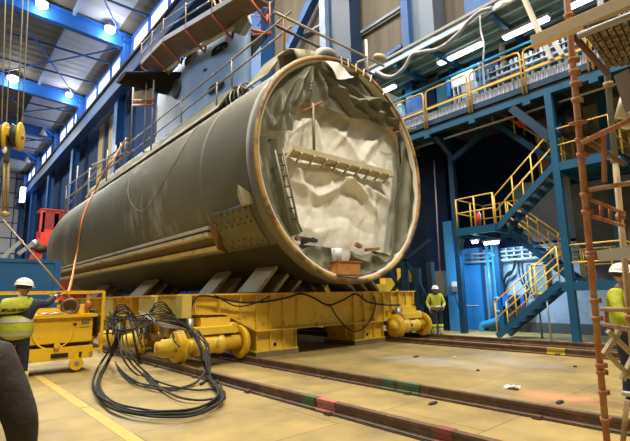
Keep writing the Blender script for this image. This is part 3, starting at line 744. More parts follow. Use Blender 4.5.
tag(sheet([(296, 244), (308, 246), (322, 247), (334, 249)], [(306, 262), (316, 266), (326, 268), (336, 272)],
    lambda u, v, p: -.02 + .14 * ridg(p.x * 2.2, p.z * 2.2, 4) + .1 * v, 30, 20).build('tarpaulin', TG), 'crumpled grey green tarpaulin at the bottom of the opening, left of the bucket', 'tarpaulin')
tag(sheet([(344, 252), (358, 256), (372, 251), (386, 256)], [(346, 276), (360, 279), (372, 274), (386, 264)],
    lambda u, v, p: .06 + .2 * ridg(p.x * 2.0, p.z * 2.4, 6) + .08 * v, 36, 20).build('tarpaulin', TG), 'crumpled grey green tarpaulin at the bottom of the opening, right of the bucket', 'tarpaulin')
# walkway across the opening
wk = thing('scaffold_walkway', 'timber scaffold walkway crossing the open hull end', 'walkway', (9.0, YF, 5.9))
YW = YF + .12
a = AY(294, 148, YW); b = AY(393, 166, YW); b = V((b.x, YW, a.z - .02))
PLW = mat('pale_scaffold_plank', (.5, .43, .27), .7, var=.25, scale=3)
MB().beam(a, b, .04, .15).build('front_board', PLW, wk)
MB().beam(a + V((0, .22, -.07)), b + V((0, .22, -.07)), .4, .05).build('deck_plank', PLW, wk)
for k in range(9):
    p = a + (b - a) * ((k + .5) / 9) + V((0, .0, -.16)); MB().beam(p + V((0, -.04, .06)), p + V((.12, .35, -.08)), .05, .05).build('bearer', PLW, wk)
MB().beam(a + V((-.02, 0, .02)), a + V((-.25, .1, -.35)), .1, .06).build('end_strut', PLW, wk)
p = AY(314, 150, YW); q_ = AY(312, 103, YW)
MB().cyl(p, V((p.x, YW, q_.z)), .04, 8).build('post', mat('dull_tube', (.26, .22, .13), .5), wk)
MB().cyl(AY(302, 112, YW), AY(322, 102, YW), .03, 8).build('cross_tube', RUST, wk)
# ladder
ld = thing('ladder', 'steel ladder leaning inside the left side of the hull opening', 'ladder', AY(290, 226, YW))
r0a, r0b = AY(275, 150, YW), AY(291, 224, YW); r1a, r1b = AY(282.5, 150, YW), AY(298, 224, YW)
LM = mat('dull_olive_tube', (.22, .2, .12), .5)
MB().cyl(r0a, r0b, .03, 8).build('rail', LM, ld); MB().cyl(r1a, r1b, .03, 8).build('rail', LM, ld)
for k in range(7):
    t = .06 + k * .145; MB().cyl(r0a + (r0b - r0a) * t, r1a + (r1b - r1a) * t, .02, 6).build('rung', DARK, ld)
# rubbish timbers, box and bucket at the bottom
p = AY(346, 270, YF + .1)
rb = thing('rusty_box', 'orange rusty box under the white bucket', 'box', p)
MB().box(p.x - .42, p.x + .42, YF - .05, YF + .35, p.z - .14, p.z + .2).build('body', mat('orange_rust', (.5, .22, .05), .6, var=.4, scale=5), rb, bevel=.02)
MB().box(p.x - .46, p.x + .46, YF - .08, YF + .38, p.z + .2, p.z + .235).build('lid', RUST, rb)
p2 = AY(337, 262, YF + .1); zb = p.z + .237
bk = thing('bucket', 'white plastic bucket standing in the bottom of the hull opening', 'bucket', (p2.x, YF + .1, zb))
MB().lathe((p2.x, YF + .1, zb), (0, 0, 1), [(0, .01), (0, .125), (.33, .15), (.33, .14), (.05, .11), (.05, .01)], 20).build('pail', mat('white_plastic', (.62, .66, .72), .4), bk)
MB().tube([V((p2.x + .15 * math.cos(t_), YF + .1 - .05, zb + .31 - .14 * math.sin(t_))) for t_ in [PI * k / 10 for k in range(11)]], .008, 6).build('handle', DARK, bk)
for (a, b, lb) in (((296, 238), (316, 241), 'dark timber lying low at the left of the hull opening'), ((302, 243), (313, 239), 'short pale timber resting across the dark timber'), ((296, 236), (299, 240), 'orange block at the lower left of the hull opening'),
                   ((356, 244), (361, 247), 'small brown rag on the white sheet right of the bucket'), ((366, 250), (378, 249), 'brown timber offcut at the lower right of the hull opening')):
    tag(MB().beam(AY(*a, YF + .3), AY(*b, YF + .28), .14, .09).build('timber_offcut', DARK if 'dark' in lb else (RUST if 'brown' in lb or 'orange' in lb else PLW)), lb, 'timber')
p = AY(399, 130, YF + .3)
cl = thing('scaffold_clamps', 'cluster of scaffold clamps on a short tube at the right rim', 'clamps', p)
MB().cyl(AY(397, 118, YF + .3), AY(401, 168, YF + .3), .03, 8).build('tube', DARK, cl)
for (x, y) in ((393, 121), (399, 125), (396, 131)):
    MB().box(*(lambda c: (c.x - .09, c.x + .09, YF + .2, YF + .36, c.z - .06, c.z + .06))(AY(x, y, YF + .3))).build('clamp', RUST, cl)
MB().cyl(AY(388, 134, YF + .2), AY(416, 128, YF - .02), .025, 6).build('bar', RUST, cl)
# ================================================================== CRADLE
cr = thing('transport_cradle', 'yellow steel transport cradle on wheels carrying the hull', 'cradle', (8.5, 10, 0))
YFR = 9.55
def cross_beam(y, d, nm):
    """deep tapered box beam across the rails; front web at y"""
    z1 = 1.56
    poly = [(4.2, z1), (12.75, z1), (12.75, 1.07), (11.95, 1.05), (11.15, .66), (6.24, .66), (5.35, 1.12), (4.2, 1.16)]
    m = MB(); m.prism([(x, y + .06, z) for x, z in poly], (0, 0, 0), (0, d - .12, 0))
    o = m.build(nm, YEL, cr)
    f = MB()
    f.box(4.15, 12.8, y - .04, y + d + .04, z1, z1 + .035)
    for (a, b) in ((poly[3], poly[2]), (poly[4], poly[3]), (poly[5], poly[4]), (poly[6], poly[5]), (poly[7], poly[6])):
        f.beam((a[0], y + d / 2, a[1]), (b[0], y + d / 2, b[1]), d + .08, .035)
    f.build('flange', YEL, o)
    for x in (4.6, 5.2, 5.8, 6.26, 6.68, 7.1, 7.56, 9.76, 10.2, 10.66, 11.12, 11.5, 11.9, 12.3, 12.72):
        zb = .66 if 6.2 < x < 11.2 else (1.1 if x < 5.4 or x > 11.9 else (.66 + (6.24 - x) / .89 * .46 if x < 6.24 else .66 + (x - 11.15) / .8 * .39))
        s_ = MB(); s_.box(x - .012, x + .012, y - .02, y + .07, zb + .03, z1); s_.build('stiffener', YEL, o)
    return o
cross_beam(YFR, 1.3, 'cross_beam')
cross_beam(14.2, 1.3, 'cross_beam')
cross_beam(19.6, 1.3, 'cross_beam')
# support feet
for (x0, x1) in ((6.27, 7.57), (9.78, 11.12)):
    for (y, nm) in ((YFR, 1), (14.2, 0)):
        m = MB(); m.box(x0 + .05, x1 - .05, y + .1, y + 1.3, .16, .66); o = m.build('support_foot', YEL, cr)
        g = MB(); g.box(x0 - .04, x1 + .04, y + .02, y + 1.36, .13, .165); g.box(x0 - .02, x1 + .02, y + .03, y + 1.35, .62, .655); g.build('foot_plate', YEL, o)
        for k in range(4):
            x = x0 + .02 + (x1 - x0 - .04) * k / 3
            MB().box(x - .012, x + .012, y + .03, y + .12, .165, .62).build('rib', YEL, o)
        for k in range(2):
            yy = y + .4 + .6 * k; MB().box(x0 - .02, x0 + .06, yy - .012, yy + .012, .165, .62).build('rib', YEL, o)
        MB().box(x0 - .02, x1 + .02, y + .0, y + 1.38, 0, .128).build('timber_shim', mat('grey_brown_shim', (.2, .15, .07), .8, var=.4, scale=6), o)
        MB().cyl((x0 + .62, y + .09, .28), (x0 + .62, y + .13, .28), .05, 10).build('port', BLACK, o)
# side beams along the hull
def side_beam(x, sgn, nm):
    m = MB(); m.box(x - .02, x + .02, 10.85, 27, 1.07, 1.56); o = m.build(nm, YEL, cr)
    MB().box(x - .25, x + .25, 10.85, 27, 1.56, 1.595).build('flange', YEL, o); MB().box(x - .25, x + .25, 10.85, 27, 1.05, 1.085).build('flange', YEL, o)
    for (a, b) in ((80, 86), (103, 113), (139, 155), (176, 182)):
        ya, yb = AX(a, 306, x - sgn * .22).y, AX(b, 306, x - sgn * .22).y
        MB().box(min(x, x - sgn * .22), max(x, x - sgn * .22), min(ya, yb), max(ya, yb), 1.085, 1.56).build('panel', mat('pale_yellow_panel', (.62, .46, .1), .5, var=.15, scale=4) if sgn > 0 else YEL, o)
    for k in range(14):
        y = 11.2 + k * 1.15; MB().box(min(x, x - sgn * .2), max(x, x - sgn * .2), y - .012, y + .012, 1.085, 1.56).build('stiffener', YEL, o)
side_beam(4.3, 1, 'side_beam'); side_beam(12.6, -1, 'side_beam')
# radial bearer plates under the hull
PLT = mat('worn_tan_bearer_plate', (.37, .29, .17), .55, var=.3, scale=2.5, stretch=(1, 3, 1), col2=(.2, .13, .07), c2amt=.25, c2scale=3)
def bearer(y, w):
    for sgn in (-1, 1):
        for (xa, xb, k) in ((6.35, 6.98, 0), (6.9, 7.35, 1), (7.45, 7.8, 2)):
            dx = CX - xb; zt = CZ - math.sqrt(RH ** 2 - dx * dx) - .015
            a = V((xa - CX, 0, 1.6)); b_ = V((xb - CX, 0, zt)); a.x *= -sgn; b_.x *= -sgn
            a += V((CX, 0, 0)); b_ += V((CX, 0, 0)); n_ = V(((b_ - a).z, 0, -(b_ - a).x)).normalized() * .045
            m = MB(); m.prism([a - n_, b_ - n_, b_ + n_, a + n_], (0, y, 0), (0, y + w, 0)); m.build('bearer_plate', PLT, cr)
for (y, w) in ((9.65, .95), (12.1, .85), (17.9, 1.5), (24.5, 1.3)): bearer(y, w)
# wheel sets
def wheel_set(x0, x1, y, ext):
    z = .475; m = MB(); L = x1 - x0
    pr = [(-.42 if ext else -.12, .02), (-.42 if ext else -.12, .15), (-.3 if ext else -.1, .15), (-.3 if ext else -.1, .19), (-.08, .19), (-.08, .21), (.2, .21), (.2, .17), (.36, .17), (.38, .235), (.58, .235), (.6, .2), (.95, .2), (.97, .22), (1.08, .22), (1.1, .16), (L - .06, .16), (L - .06, .02)]
    m.lathe((x0, y, z), (1, 0, 0), pr, 24); ax = m.build('axle_housing', YEL, cr)
    for (xw, s_) in ((x0, 1), (x1, -1)):
        w = MB(); w.lathe((xw, y, z), (s_, 0, 0), [(-.06, .05), (-.06, .27), (-.04, .29), (-.035, .33), (.05, .33), (.055, .385), (.085, .385), (.1, .36), (.1, .24), (.06, .2), (.06, .05)], 36); wh = w.build('wheel', YELC, ax)
        for k in range(6):
            a = 2 * PI * k / 6 + .3; MB().cyl((xw - s_ * .075, y + .2 * math.cos(a), z + .2 * math.sin(a)), (xw - s_ * .05, y + .2 * math.cos(a), z + .2 * math.sin(a)), .022, 6).build('wheel_bolt', DARK, ax)
    MB().cyl((x0 + .6, y - .2, z + .02), (x0 + .6, y - .24, z + .02), .05, 10).build('port', DARK, ax)
    # yoke, slide block and jack above the axle
    xm = (x0 + x1) / 2
    MB().box(xm - .45, xm + .5, y - .14, y + .34, .70, .86).build('yoke', YEL, ax)
    MB().box(xm - .2, xm + .55, y + .1, y + .5, .86, 1.05).build('slide_block', YEL, ax)
    MB().cyl((xm - .5, y + .05, .66), (xm - .5, y + .05, 1.06), .09, 14).build('jack', GREYM, ax)
    MB().cyl((xm + .62, y - .02, .8), (xm + .62, y + .3, .8), .12, 16).build('pin', YEL, ax)
wheel_set(4.06, 5.68, 9.3, True); wheel_set(4.06, 5.68, 11.6, True); wheel_set(4.06, 5.68, 13.4, True); wheel_set(4.06, 5.68, 16.2, False)
wheel_set(11.32, 12.86, 9.3, False); wheel_set(11.32, 12.86, 12.4, False)
# hydraulic blocks and odds above the right axle
o = MB().obox((11.7, 9.75, .9), (.35, 0, .12), (0, .2, 0), (-.05, 0, .1)).build('bracket', YEL, cr)
MB().box(11.95, 12.35, 9.7, 10.0, .74, 1.02).build('bracket', mat('pale_yellow_block', (.6, .5, .12), .5), cr)
MB().tube(spline([(11.5, 9.5, .95), (11.85, 9.35, .78), (12.1, 9.4, .72), (12.3, 9.5, .8)], 5), .06, 8).build('hose_sleeve', ORANGE, cr)
# manifold blocks beneath the left side beam
for k, (x, y, z) in enumerate(((4.5, 10.3, .75), (4.4, 12.4, .7), (4.5, 14.6, .72), (4.8, 11.0, .8), (4.9, 12.9, .82))):
    MB().box(x - .3, x + .3, y - .3, y + .3, z - .12, z + .28).build('manifold', YEL if k % 2 else GOLD, cr)
# yellow marker hanging under the hull lip
p = AY(327, 290, YFR - .3)
tag(MB().obox(p, (.05, 0, .05), (0, .02, 0), (-.05, 0, .11)).build('marker_tag', mat('bright_yellow_tag', (.9, .6, .02), .5)), 'small bright yellow tag hanging between the hull lip and the cradle', 'tag')
# pale yellow frames behind the right end of the cradle
DTEAL = mat('dark_teal_paint', (.002, .018, .035), .5)
ft = thing('support_trestle', 'dark lattice trestle behind the right end of the cradle', 'trestle', (13.6, 12, 0))
for (a, b) in (((404, 262), (406, 332)), ((417, 268), (418, 330)), ((430, 262), (432, 330))):
    MB().beam(AX(*a, 14.2), V((14.2, AX(*a, 14.2).y, 0)), .22, .22).build('leg', DTEAL, ft)
for (a, b) in (((385, 262), (404, 296)), ((398, 246), (428, 300)), ((404, 262), (430, 240)), ((386, 300), (404, 276))):
    MB().beam(AX(*a, 14.2), AX(*b, 14.2), .12, .12).build('brace', DTEAL, ft)
MB().beam(AX(388, 300, 14.2), AX(436, 300, 14.2), .12, .2).build('rail', DTEAL, ft)
yb = thing('yellow_steel_frame', 'yellow steel frame standing behind the right end of the cradle', 'frame', (12.4, 12.2, 1.6))  # plain yellow frame of plates on a base bar
for (x0, y0_, x1, y1_) in ((385, 278, 400, 291), (402, 268, 412, 282), (378, 284, 386, 291)):
    a = AY(x0, y0_, 12.6); b = AY(x1, y1_, 12.6); MB().box(a.x, b.x, 12.6, 12.9, b.z, a.z).build('plate', YEL, yb)
a = AY(384, 292, 12.6); b = AY(412, 292, 12.6)
MB().box(a.x, b.x, 12.5, 13, 1.3, a.z).build('base', YEL, yb)

# ================================================================== HOSES
def hose(pts, r, lb='black hydraulic hose looping from the cradle onto the floor', grp='hydraulic hoses piled by the cradle', m=BLACK):
    tag(MB().tube(spline(pts, 7), r, 7).build('hydraulic_hose', m), lb, 'hose', grp)
rnd = random.Random(3)
def g3(px, py, z=.03): return AZ(px, py, z)
def h3(px, py, Y): return AY(px, py, Y)
base_loop = [(118, 352), (104, 362), (96, 378), (99, 394), (112, 405), (138, 412), (165, 413), (192, 411), (212, 404), (220, 395), (216, 386), (208, 376)]
for k in range(6):
    o = [rnd.uniform(-4.5, 4.5) for _ in range(4)]
    P = [h3(112 + o[0], 312 + o[1], 10.6), h3(116 + o[1], 322, 10.4), h3(117 + o[2], 338, 10.0)]
    P += [g3(x + o[0] * .8 + rnd.uniform(-1, 1), y + o[3] * .8 + rnd.uniform(-1, 1), .03 + .015 * k) for x, y in base_loop[1:]]
    P += [h3(205 + o[2], 358, 8.0), h3(201 + o[1], 345, 8.6), h3(192 + o[0], 333, 8.9)]
    hose(P, .015)
for k in range(3):
    o = [rnd.uniform(-2, 2) for _ in range(4)]
    P = [h3(108 + o[0], 326, 10.8), h3(108 + o[1], 334, 10.6), g3(112 + o[2], 355), g3(118 + o[0], 368), g3(132 + o[1], 378 + 2 * k), g3(152, 387 + o[3], .05), g3(175, 389 + o[2], .05), g3(196, 383 + o[1], .05), h3(206 + o[0], 366, 7.9), h3(203 + o[1], 350, 8.4), h3(199, 338, 8.9)]
    hose(P, .014)
for k in range(3):
    o = [rnd.uniform(-2, 2) for _ in range(4)]
    P = [h3(130 + o[0], 316, 11), h3(134 + o[1], 335, 10), g3(140 + o[2], 362), g3(148 + o[0], 378), g3(172, 395 + o[1], .06), g3(196 + o[3], 400, .05), g3(216, 399 + o[1], .05), g3(225, 393 + 2 * k), g3(216, 389), g3(196, 390), g3(172, 386, .07), g3(154, 380, .08)]
    hose(P, .015)
# arcs over the manifolds
for (cx_, w, top, n_) in ((124, 14, 304, 5), (160, 17, 302, 6)):
    for k in range(n_):
        o = [rnd.uniform(-2.5, 2.5) for _ in range(4)]
        yy = 9.4 + .15 * k
        w = (14, 17)[cx_ > 140] * (.65 + .13 * k); cx_ = cx_ + rnd.uniform(-2, 2)
        P = [h3(cx_ - w + o[0], 336 + o[1] * 2, yy - .2), h3(cx_ - w * .92 + o[1] * .5, top + 14 + o[2], yy), h3(cx_ - w * .55, top + 3 + k * 2.4, yy), h3(cx_, top + k * 2.2, yy), h3(cx_ + w * .55, top + 3 + k * 2.6, yy), h3(cx_ + w * .92 + o[3] * .5, top + 15 + o[0], yy), h3(cx_ + w + o[2], 334 + o[3] * 2, yy - .2), h3(cx_ + w + 6 + o[1], 347, yy - .5)]
        hose(P, .014)
for k in range(5):
    o = [rnd.uniform(-8, 8) for _ in range(6)]
    yy = 8.9 + .15 * k
    P = [h3(108 + o[0] * .6, 326 + o[1], yy + .6), h3(122 + o[1], 322 + o[2] + 2 * k, yy), h3(142 + o[2], 324 + o[3], yy - .1), h3(163 + o[3], 320 + o[4], yy), h3(184 + o[4], 326 + o[5], yy - .2), h3(198 + o[5] * .4, 340, yy - .4), h3(202, 356 + o[0], 8.2)]
    hose(P, .013)
for k in range(2):
    o = rnd.uniform(-4, 4)
    P = [h3(196 + 2 * k, 330, 9.0), h3(206 + 2 * k, 346 + o, 8.6), h3(208 + 2 * k, 362, 8.1), g3(207 + 2 * k, 378), g3(200 + k, 384)]
    hose(P, .015)
for k in range(3):
    P = [h3(118 + 4 * k, 326, 9.6), h3(119 + 4 * k, 342, 9.2), h3(124 + 5 * k, 360, 8.6), g3(136 + 6 * k, 374), g3(150 + 4 * k, 377 + 3 * k)]
    hose(P, .015)
GH = mat('grey_metal_braid', (.25, .24, .2), .4, .4, var=.3)
for k in range(3):
    o = rnd.uniform(-3, 3)
    hose([h3(139 + k * 4, 312, 9.2), h3(158, 323 + o, 8.9), h3(176, 327 + o, 8.8), h3(190, 331, 8.8), h3(197, 333 + k, 8.9)], .014, 'thin grey braided hose lying across the black hoses', 'grey braided hoses', GH)
# cable festoon along the cradle front
YC = YFR - .1
hose([h3(190, 322, YC), h3(192, 305, YC), h3(199, 296, YC), h3(215, 297, YC), h3(238, 302, YC), h3(262, 302, YC), h3(285, 298, YC), h3(300, 294, YC), h3(312, 297, YC), h3(328, 305, YC), h3(343, 300, YC), h3(356, 294, YC), h3(368, 302, YC), h3(386, 305, YC), h3(400, 305, YC)], .026, 'black cable sagging in long waves along the cradle front', None)
hose([h3(215, 295, YC - .03), h3(236, 306, YC - .03), h3(256, 303, YC - .03), h3(270, 296, YC - .03)], .018, 'thin black cable sagging on the cradle front between the two left bearer plates', None)
hose([h3(330, 305, YC - .03), h3(338, 318, YC - .03), h3(352, 331, YC - .03), h3(366, 326, YC - .03), h3(375, 308, YC - .03), h3(374, 296, YC - .03)], .02, 'black cable hanging in a deep loop down the right support foot', None)

# ================================================================== CART
ct = thing('power_pack_cart', 'yellow wheeled hydraulic power pack with the worker leaning on it', 'cart', (2.2, 11.2, 0))
YC0 = 10.8; cy1 = 11.9; xa, xb = .55, 2.78
MB().box(xa, xb, YC0, cy1, .62, 1.15).build('cabinet', YELC, ct, bevel=.02)
MB().box(xa - .05, xb + .08, YC0 - .06, cy1 + .04, 1.15, 1.22).build('lid', YELC, ct)
MB().box(xa, xb - .02, YC0 + .1, cy1 - .1, .54, .62).build('gap_frame', DARK, ct)
MB().box(xa, xb + .02, YC0 - .03, cy1, .28, .54).build('drip_tray', YELC, ct)
MB().box(2.0, 2.32, YC0 - .045, YC0 - .028, .33, .42).build('fork_pocket', BLACK, ct)
MB().lathe((2.02, YC0 - .002, .90), (0, -1, 0), [(0, .40), (.01, .40), (.015, .385), (.01, .37), (0, .37)], 32).build('round_hatch', YELC, ct)
MB().cyl((2.42, YC0, 1.0), (2.42, YC0 - .02, 1.0), .035, 10).build('knob', DARK, ct)
MB().box(2.54, 2.70, YC0 - .012, YC0, 1.0, 1.09).build('name_plate', mat('brown_plate', (.2, .14, .05), .5), ct)
MB().box(2.52, 2.72, YC0 - .006, YC0, .93, .94).build('plate_line', DARK, ct)
MB().cyl((2.1, YC0, .58), (2.1, YC0 - .08, .58), .06, 12).build('latch', YELC, ct)
MB().cyl((2.49, YC0 - .06, .18), (2.49, YC0 + .02, .18), .135, 24).build('caster', YELC, ct)
MB().cyl((2.49, YC0 - .065, .18), (2.49, YC0 - .06, .18), .05, 12).build('hub', GREYM, ct)
MB().beam((2.54, YC0 - .02, .2), (2.56, YC0 - .02, .42), .05, .05).build('caster_fork', DARK, ct)
for x in (.8, 1.3): MB().cyl((x, cy1 - .2, .14), (x, cy1 - .12, .14), .14, 20).build('caster', YELC, ct)
MB().cyl((.75, YC0 + .1, .14), (.75, YC0 + .2, .14), .14, 20).build('caster', YELC, ct)
fr = MB(); zt = 1.69
fr.beam((.3, YC0 - .1, zt), (2.96, YC0 - .1, zt), .05, .05); fr.beam((2.94, YC0 - .1, .35), (2.94, YC0 - .1, zt), .06, .06)
fr.beam((.3, cy1 + .1, zt), (2.96, cy1 + .1, zt), .05, .05); fr.beam((2.94, cy1 + .1, .35), (2.94, cy1 + .1, zt), .06, .06); fr.beam((2.94, YC0 - .1, zt), (2.94, cy1 + .1, zt), .05, .05)
fr.beam((2.74, YC0 - .1, .45), (2.96, YC0 - .1, .45), .05, .05); fr.beam((1.9, YC0 - .1, zt - .02), (2.1, YC0 + .3, 1.5), .06, .05); fr.beam((.3, YC0 - .1, .35), (.3, YC0 - .1, zt), .06, .06)
fr.build('guard_frame', YELC, ct)
for k in range(4):
    MB().beam((1.75 - .1 * k, YC0 + .2 + .2 * k, 1.25 + .02 * k), (2.6, YC0 + .15 + .2 * k, 1.27 + .02 * k), .09, .06).build('top_rack', YEL, ct)
MB().box(2.2, 2.75, YC0 + .35, YC0 + .8, 1.22, 1.42).build('engine_block', YEL, ct)
for k in range(6):
    MB().tube(spline([(2.7 + .03 * k, YC0 + .1 + .1 * k, 1.3), (2.85, YC0 + .1 * k, 1.25 - .03 * k), (2.88, YC0 + .15 * k, 1.0 - .08 * k), (2.9, YC0 + .2 + .1 * k, .7)], 4), .02, 6).build('pipework', DARK, ct)
p = AY(70, 307, YC0 + .1)
fl = thing('pipe_flange', 'round dark pipe flange lying on top of the yellow cart', 'flange', (p.x, p.y, 1.22))
RD = mat('brown_cast_iron', (.14, .09, .05), .6, var=.4, scale=8)
n_ = V((-.2, -1, .05)).normalized()
MB().lathe(p, n_, [(-.1, .11), (.04, .11), (.06, .125), (.06, .165), (.03, .19), (-.02, .19), (-.06, .15), (-.1, .15)], 28, True).build('ring', RD, fl)
MB().lathe(p - n_ * .03, n_, [(0, .112), (.001, .001)], 24).build('bore', mat('sandy_bore', (.25, .17, .06), .7), fl)
MB().beam(p + V((0, .1, -.2)), V((p.x, p.y + .1, 1.22)), .2, .1).build('rest', YEL, fl)
for (px, py, c, lb) in ((48, 316, WHITEP, 'white rag on the cart lid beside the worker'), (57, 321, mat('pale_blue_rag', (.5, .55, .65), .7), 'pale blue rag at the front edge of the cart lid'), (60, 311, WOOD, 'yellowish glove on the cart top left of the flange')):
    p = AY(px, py, YC0 + .02); tag(MB().ball(V((p.x, p.y + .1, 1.245)), .09, 10, 1.4, .8, .28).build('rag', c), lb, 'rag')
p = AY(88, 310, YC0 + .3)
tag(MB().lathe((p.x, p.y, 1.27), (0, 0, 1), [(0, .01), (0, .06), (.2, .06), (.22, .03), (.22, .005)], 14).build('oil_can', ORANGE), 'small orange can on the cart lid near the right frame post', 'can')
# blue steel box, red lift
MB_ = MB(); MB_.box(-.4, 3.42, 18, 20.4, 0, 2.92)
bs = thing('steel_skip', 'large plain blue steel box behind the yellow cart', 'box', (1.5, 19, 0))
MB_.build('body', mat('dark_blue_box_paint', (.008, .085, .23), .5, var=.15, scale=1.2), bs, bevel=.03)
MB().box(-.43, 3.45, 17.97, 18.05, 2.84, 2.96).build('rim', mat('dark_blue_box_rim', (.008, .08, .22), .5), bs)
MB().box(3.25, 3.45, 17.97, 18.03, .1, 2.84).build('corner_post', mat('dark_blue_box_rim2', (.008, .085, .23), .5), bs)
rl_ = thing('access_lift', 'red boom lift standing beyond the far end of the hull', 'lift', (6.2, 41, 0))
YL = 41
REDM = mat('bright_red_lift_paint', (.7, .05, .03), .45, var=.15, scale=1)
MESH = mat('dark_red_mesh', (.25, .02, .02), .6, var=.4, scale=6)
def rbox(x0, y0_, x1, y1_, d, nm, m):
    a = AY(x0, y0_, YL); b = AY(x1, y1_, YL); return MB().box(a.x, b.x, YL, YL + d, b.z, a.z).build(nm, m, rl_)
rbox(41, 208, 75, 212, 2.2, 'cage_rail', REDM); rbox(41, 210, 44, 232, .3, 'cage_post', REDM); rbox(43, 212, 70, 231, .05, 'cage_mesh', MESH); rbox(41, 229, 72, 246, 2.0, 'basket', REDM)
rbox(55, 212, 58, 230, .2, 'cage_post', REDM)
MB().beam(AY(42, 240, YL - .2), AY(33, 264, YL - .2), .9, .7).build('boom', REDM, rl_)
MB().beam(AY(35, 246, YL - .1), AY(52, 244, YL - .1), .6, .4).build('boom_link', REDM, rl_)
MB().beam(AY(52, 246, YL), AY(60, 262, YL), 1.0, .5).build('boom', REDM, rl_)
a = AY(30, 262, YL); MB().box(a.x - 1, a.x + 4, YL, YL + 2, 0, 4.2).build('chassis', REDM, rl_)
MB().ball(AY(35, 244, YL - .6), .35, 8).build('motor', GREYM, rl_); MB().ball(AY(41, 249, YL - .6), .4, 8, 1.5, 1, .8).build('motor', DARK, rl_)
p = AY(64, 299, 14.5)
tag(MB().obox(p, (.12, 0, -.04), (0, .05, 0), (.03, 0, .05)).build('red_clamp', REDM), 'small red fitting between the blue box and the orange hose end', 'fitting')
for k, (x0, y0_, x1, y1_) in enumerate(((2, 258, 22, 240), (18, 254, 32, 244))):
    tag(MB().beam(AY(x0, y0_, 36), AY(x1, y1_, 36), .25, .25).build('grey_gear', GREYM), ('pale grey jib arm rising above the blue box at the picture edge', 'short grey arm above the blue box next to the red lift')[k], 'arm')
# ================================================================== CRANE HOOK
YH = 14.9
hk = thing('crane_hook_block', 'yellow crane hook block with ropes hanging at the upper left', 'hook', AY(6, 215, YH))
HY = mat('hook_block_yellow', (.62, .42, .02), .4, var=.25, scale=5)
for (px, w) in ((1, .5), (15.5, .5)):
    p = AY(px, 136, YH)
    for s_ in (1,):
        c0 = p + V((s_ * .12, 0, 0)); MB().lathe(c0, (s_ * 1, -.35, 0), [(-.04, .05), (-.04, .38), (-.02, .42), (.02, .42), (.04, .38), (.04, .05)], 24).build('sheave_guard', HY, hk)
    MB().lathe(p, (1, -.35, 0), [(-.07, .05), (-.07, .36), (.0, .30), (.07, .36), (.07, .05)], 20).build('sheave', DARK, hk)
    MB().cyl(p - V((.2, 0, 0)), p + V((.2, 0, 0)), .07, 10).build('axle', GREYM, hk)
a = AY(3, 128, YH); b = AY(11, 138, YH); MB().box(a.x, b.x + .05, YH - .2, YH + .2, b.z, a.z).build('body', HY, hk, bevel=.03)
a = AY(5.5, 137, YH); b = AY(9, 162, YH); MB().box(a.x, b.x, YH - .1, YH + .1, b.z, a.z).build('shank', DARK, hk)
for (x0, x1) in ((4.5, 3), (8.5, 7.0)): MB().cyl(AY(x0, 158, YH), AY(x1, 214, YH), .035, 8).build('sling_leg', mat('ochre_sling', (.3, .2, .05), .6), hk)
p = AY(5, 214, YH); MB().ball(p, .1, 10, 1.2, .7, .9).build('ring', mat('ochre_ring', (.35, .25, .08), .5), hk)
p = AY(4.5, 150, YH - .12); MB().ball(p, .07, 8, 1, .6, 1.6).build('tag', WHITEP, hk)
RPM = mat('pale_wire_rope', (.55, .5, .38), .5, .3)
for (x0, x1) in ((1.5, 5.5), (6, 13), (17, 23), (22, 28.5)):
    d = AY(x1, 0, YH); c0 = AY(x0, 128, YH); e = c0 + (d - c0) * 2.2
    MB().cyl(c0, e, .018, 6).build('rope', RPM, hk)
tag(MB().cyl(AY(3, 220, 13.5), AY(75, 303, 11.5), .026, 8).build('lifting_rod', mat('dull_brown_rod', (.17, .12, .06), .5)), 'long brown rod slanting from the crane sling down to the cart', 'rod')
# ================================================================== MEZZANINE
XM = 14.2
mz = thing('mezzanine_platform', 'blue steel mezzanine platform along the right wall', 'platform', (15.5, 5, 8))
SOFF = stripes(mat('dark_corrugated_soffit', (.06, .05, .05), .6, var=.3, scale=1), 'Y', .3, .8, .04)
MB().box(XM + .25, 16.98, -6, 13, 7.9, 8.0).build('soffit', SOFF, mz)
MB().box(XM + .1, 16.98, -6, 13, 8.0, 8.08).build('deck', GREYM, mz)
MB().box(XM + .02, XM + .12, -6, 13, 7.99, 8.2).build('edge_channel', TEAL, mz)
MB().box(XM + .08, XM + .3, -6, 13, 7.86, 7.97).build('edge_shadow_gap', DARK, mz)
MB().box(XM, XM + .22, -6, 13, 7.64, 7.84).build('edge_beam', TEAL_B, mz)
KICK = stripes(mat('pale_corrugated_kick_panel', (.74, .76, .88), .6, var=.15, scale=3), 'Y', .16, 1.0, .03)
k_ = MB()
n = 600; y0, y1 = -6, 12.6
row = []
for i in range(n + 1):
    y = y0 + (y1 - y0) * i / n; o = .035 if (int((y + 20) / .08) % 2) else 0
    row.append([V((XM + .1 + o, y, 8.2)), V((XM + .1 + o, y, 8.55))])
k_.grid(row, False); k_.build('kick_panel', KICK, mz)
for y in (9.5, 5.0, 1.0):
    MB().box(XM + .1, 16.9, y - .1, y + .1, 7.45, 7.9).build('cross_beam', TEAL, mz)
for y in (9.55, 7.62, 5.67, 3.72): MB().box(XM - .05, XM + .15, y - .12, y + .12, 7.5, 7.66).build('bracket', TEAL_B, mz)
MB().box(15.1, 15.32, 9.08, 9.28, 0, 7.9).build('column', TEAL, mz)
MB().box(XM - .03, XM + .17, 4.92, 5.12, 0, 7.64).build('column', TEAL_B, mz)
MB().box(15.85, 16.08, 3.95, 4.17, 0, 7.9).build('column', TEAL_B, mz)
MB().beam((XM + .14, 5.1, 6.2), (XM + .14, 6.2, 7.6), .26, .26, (1, 0, 0)).build('knee_brace', TEAL, mz)
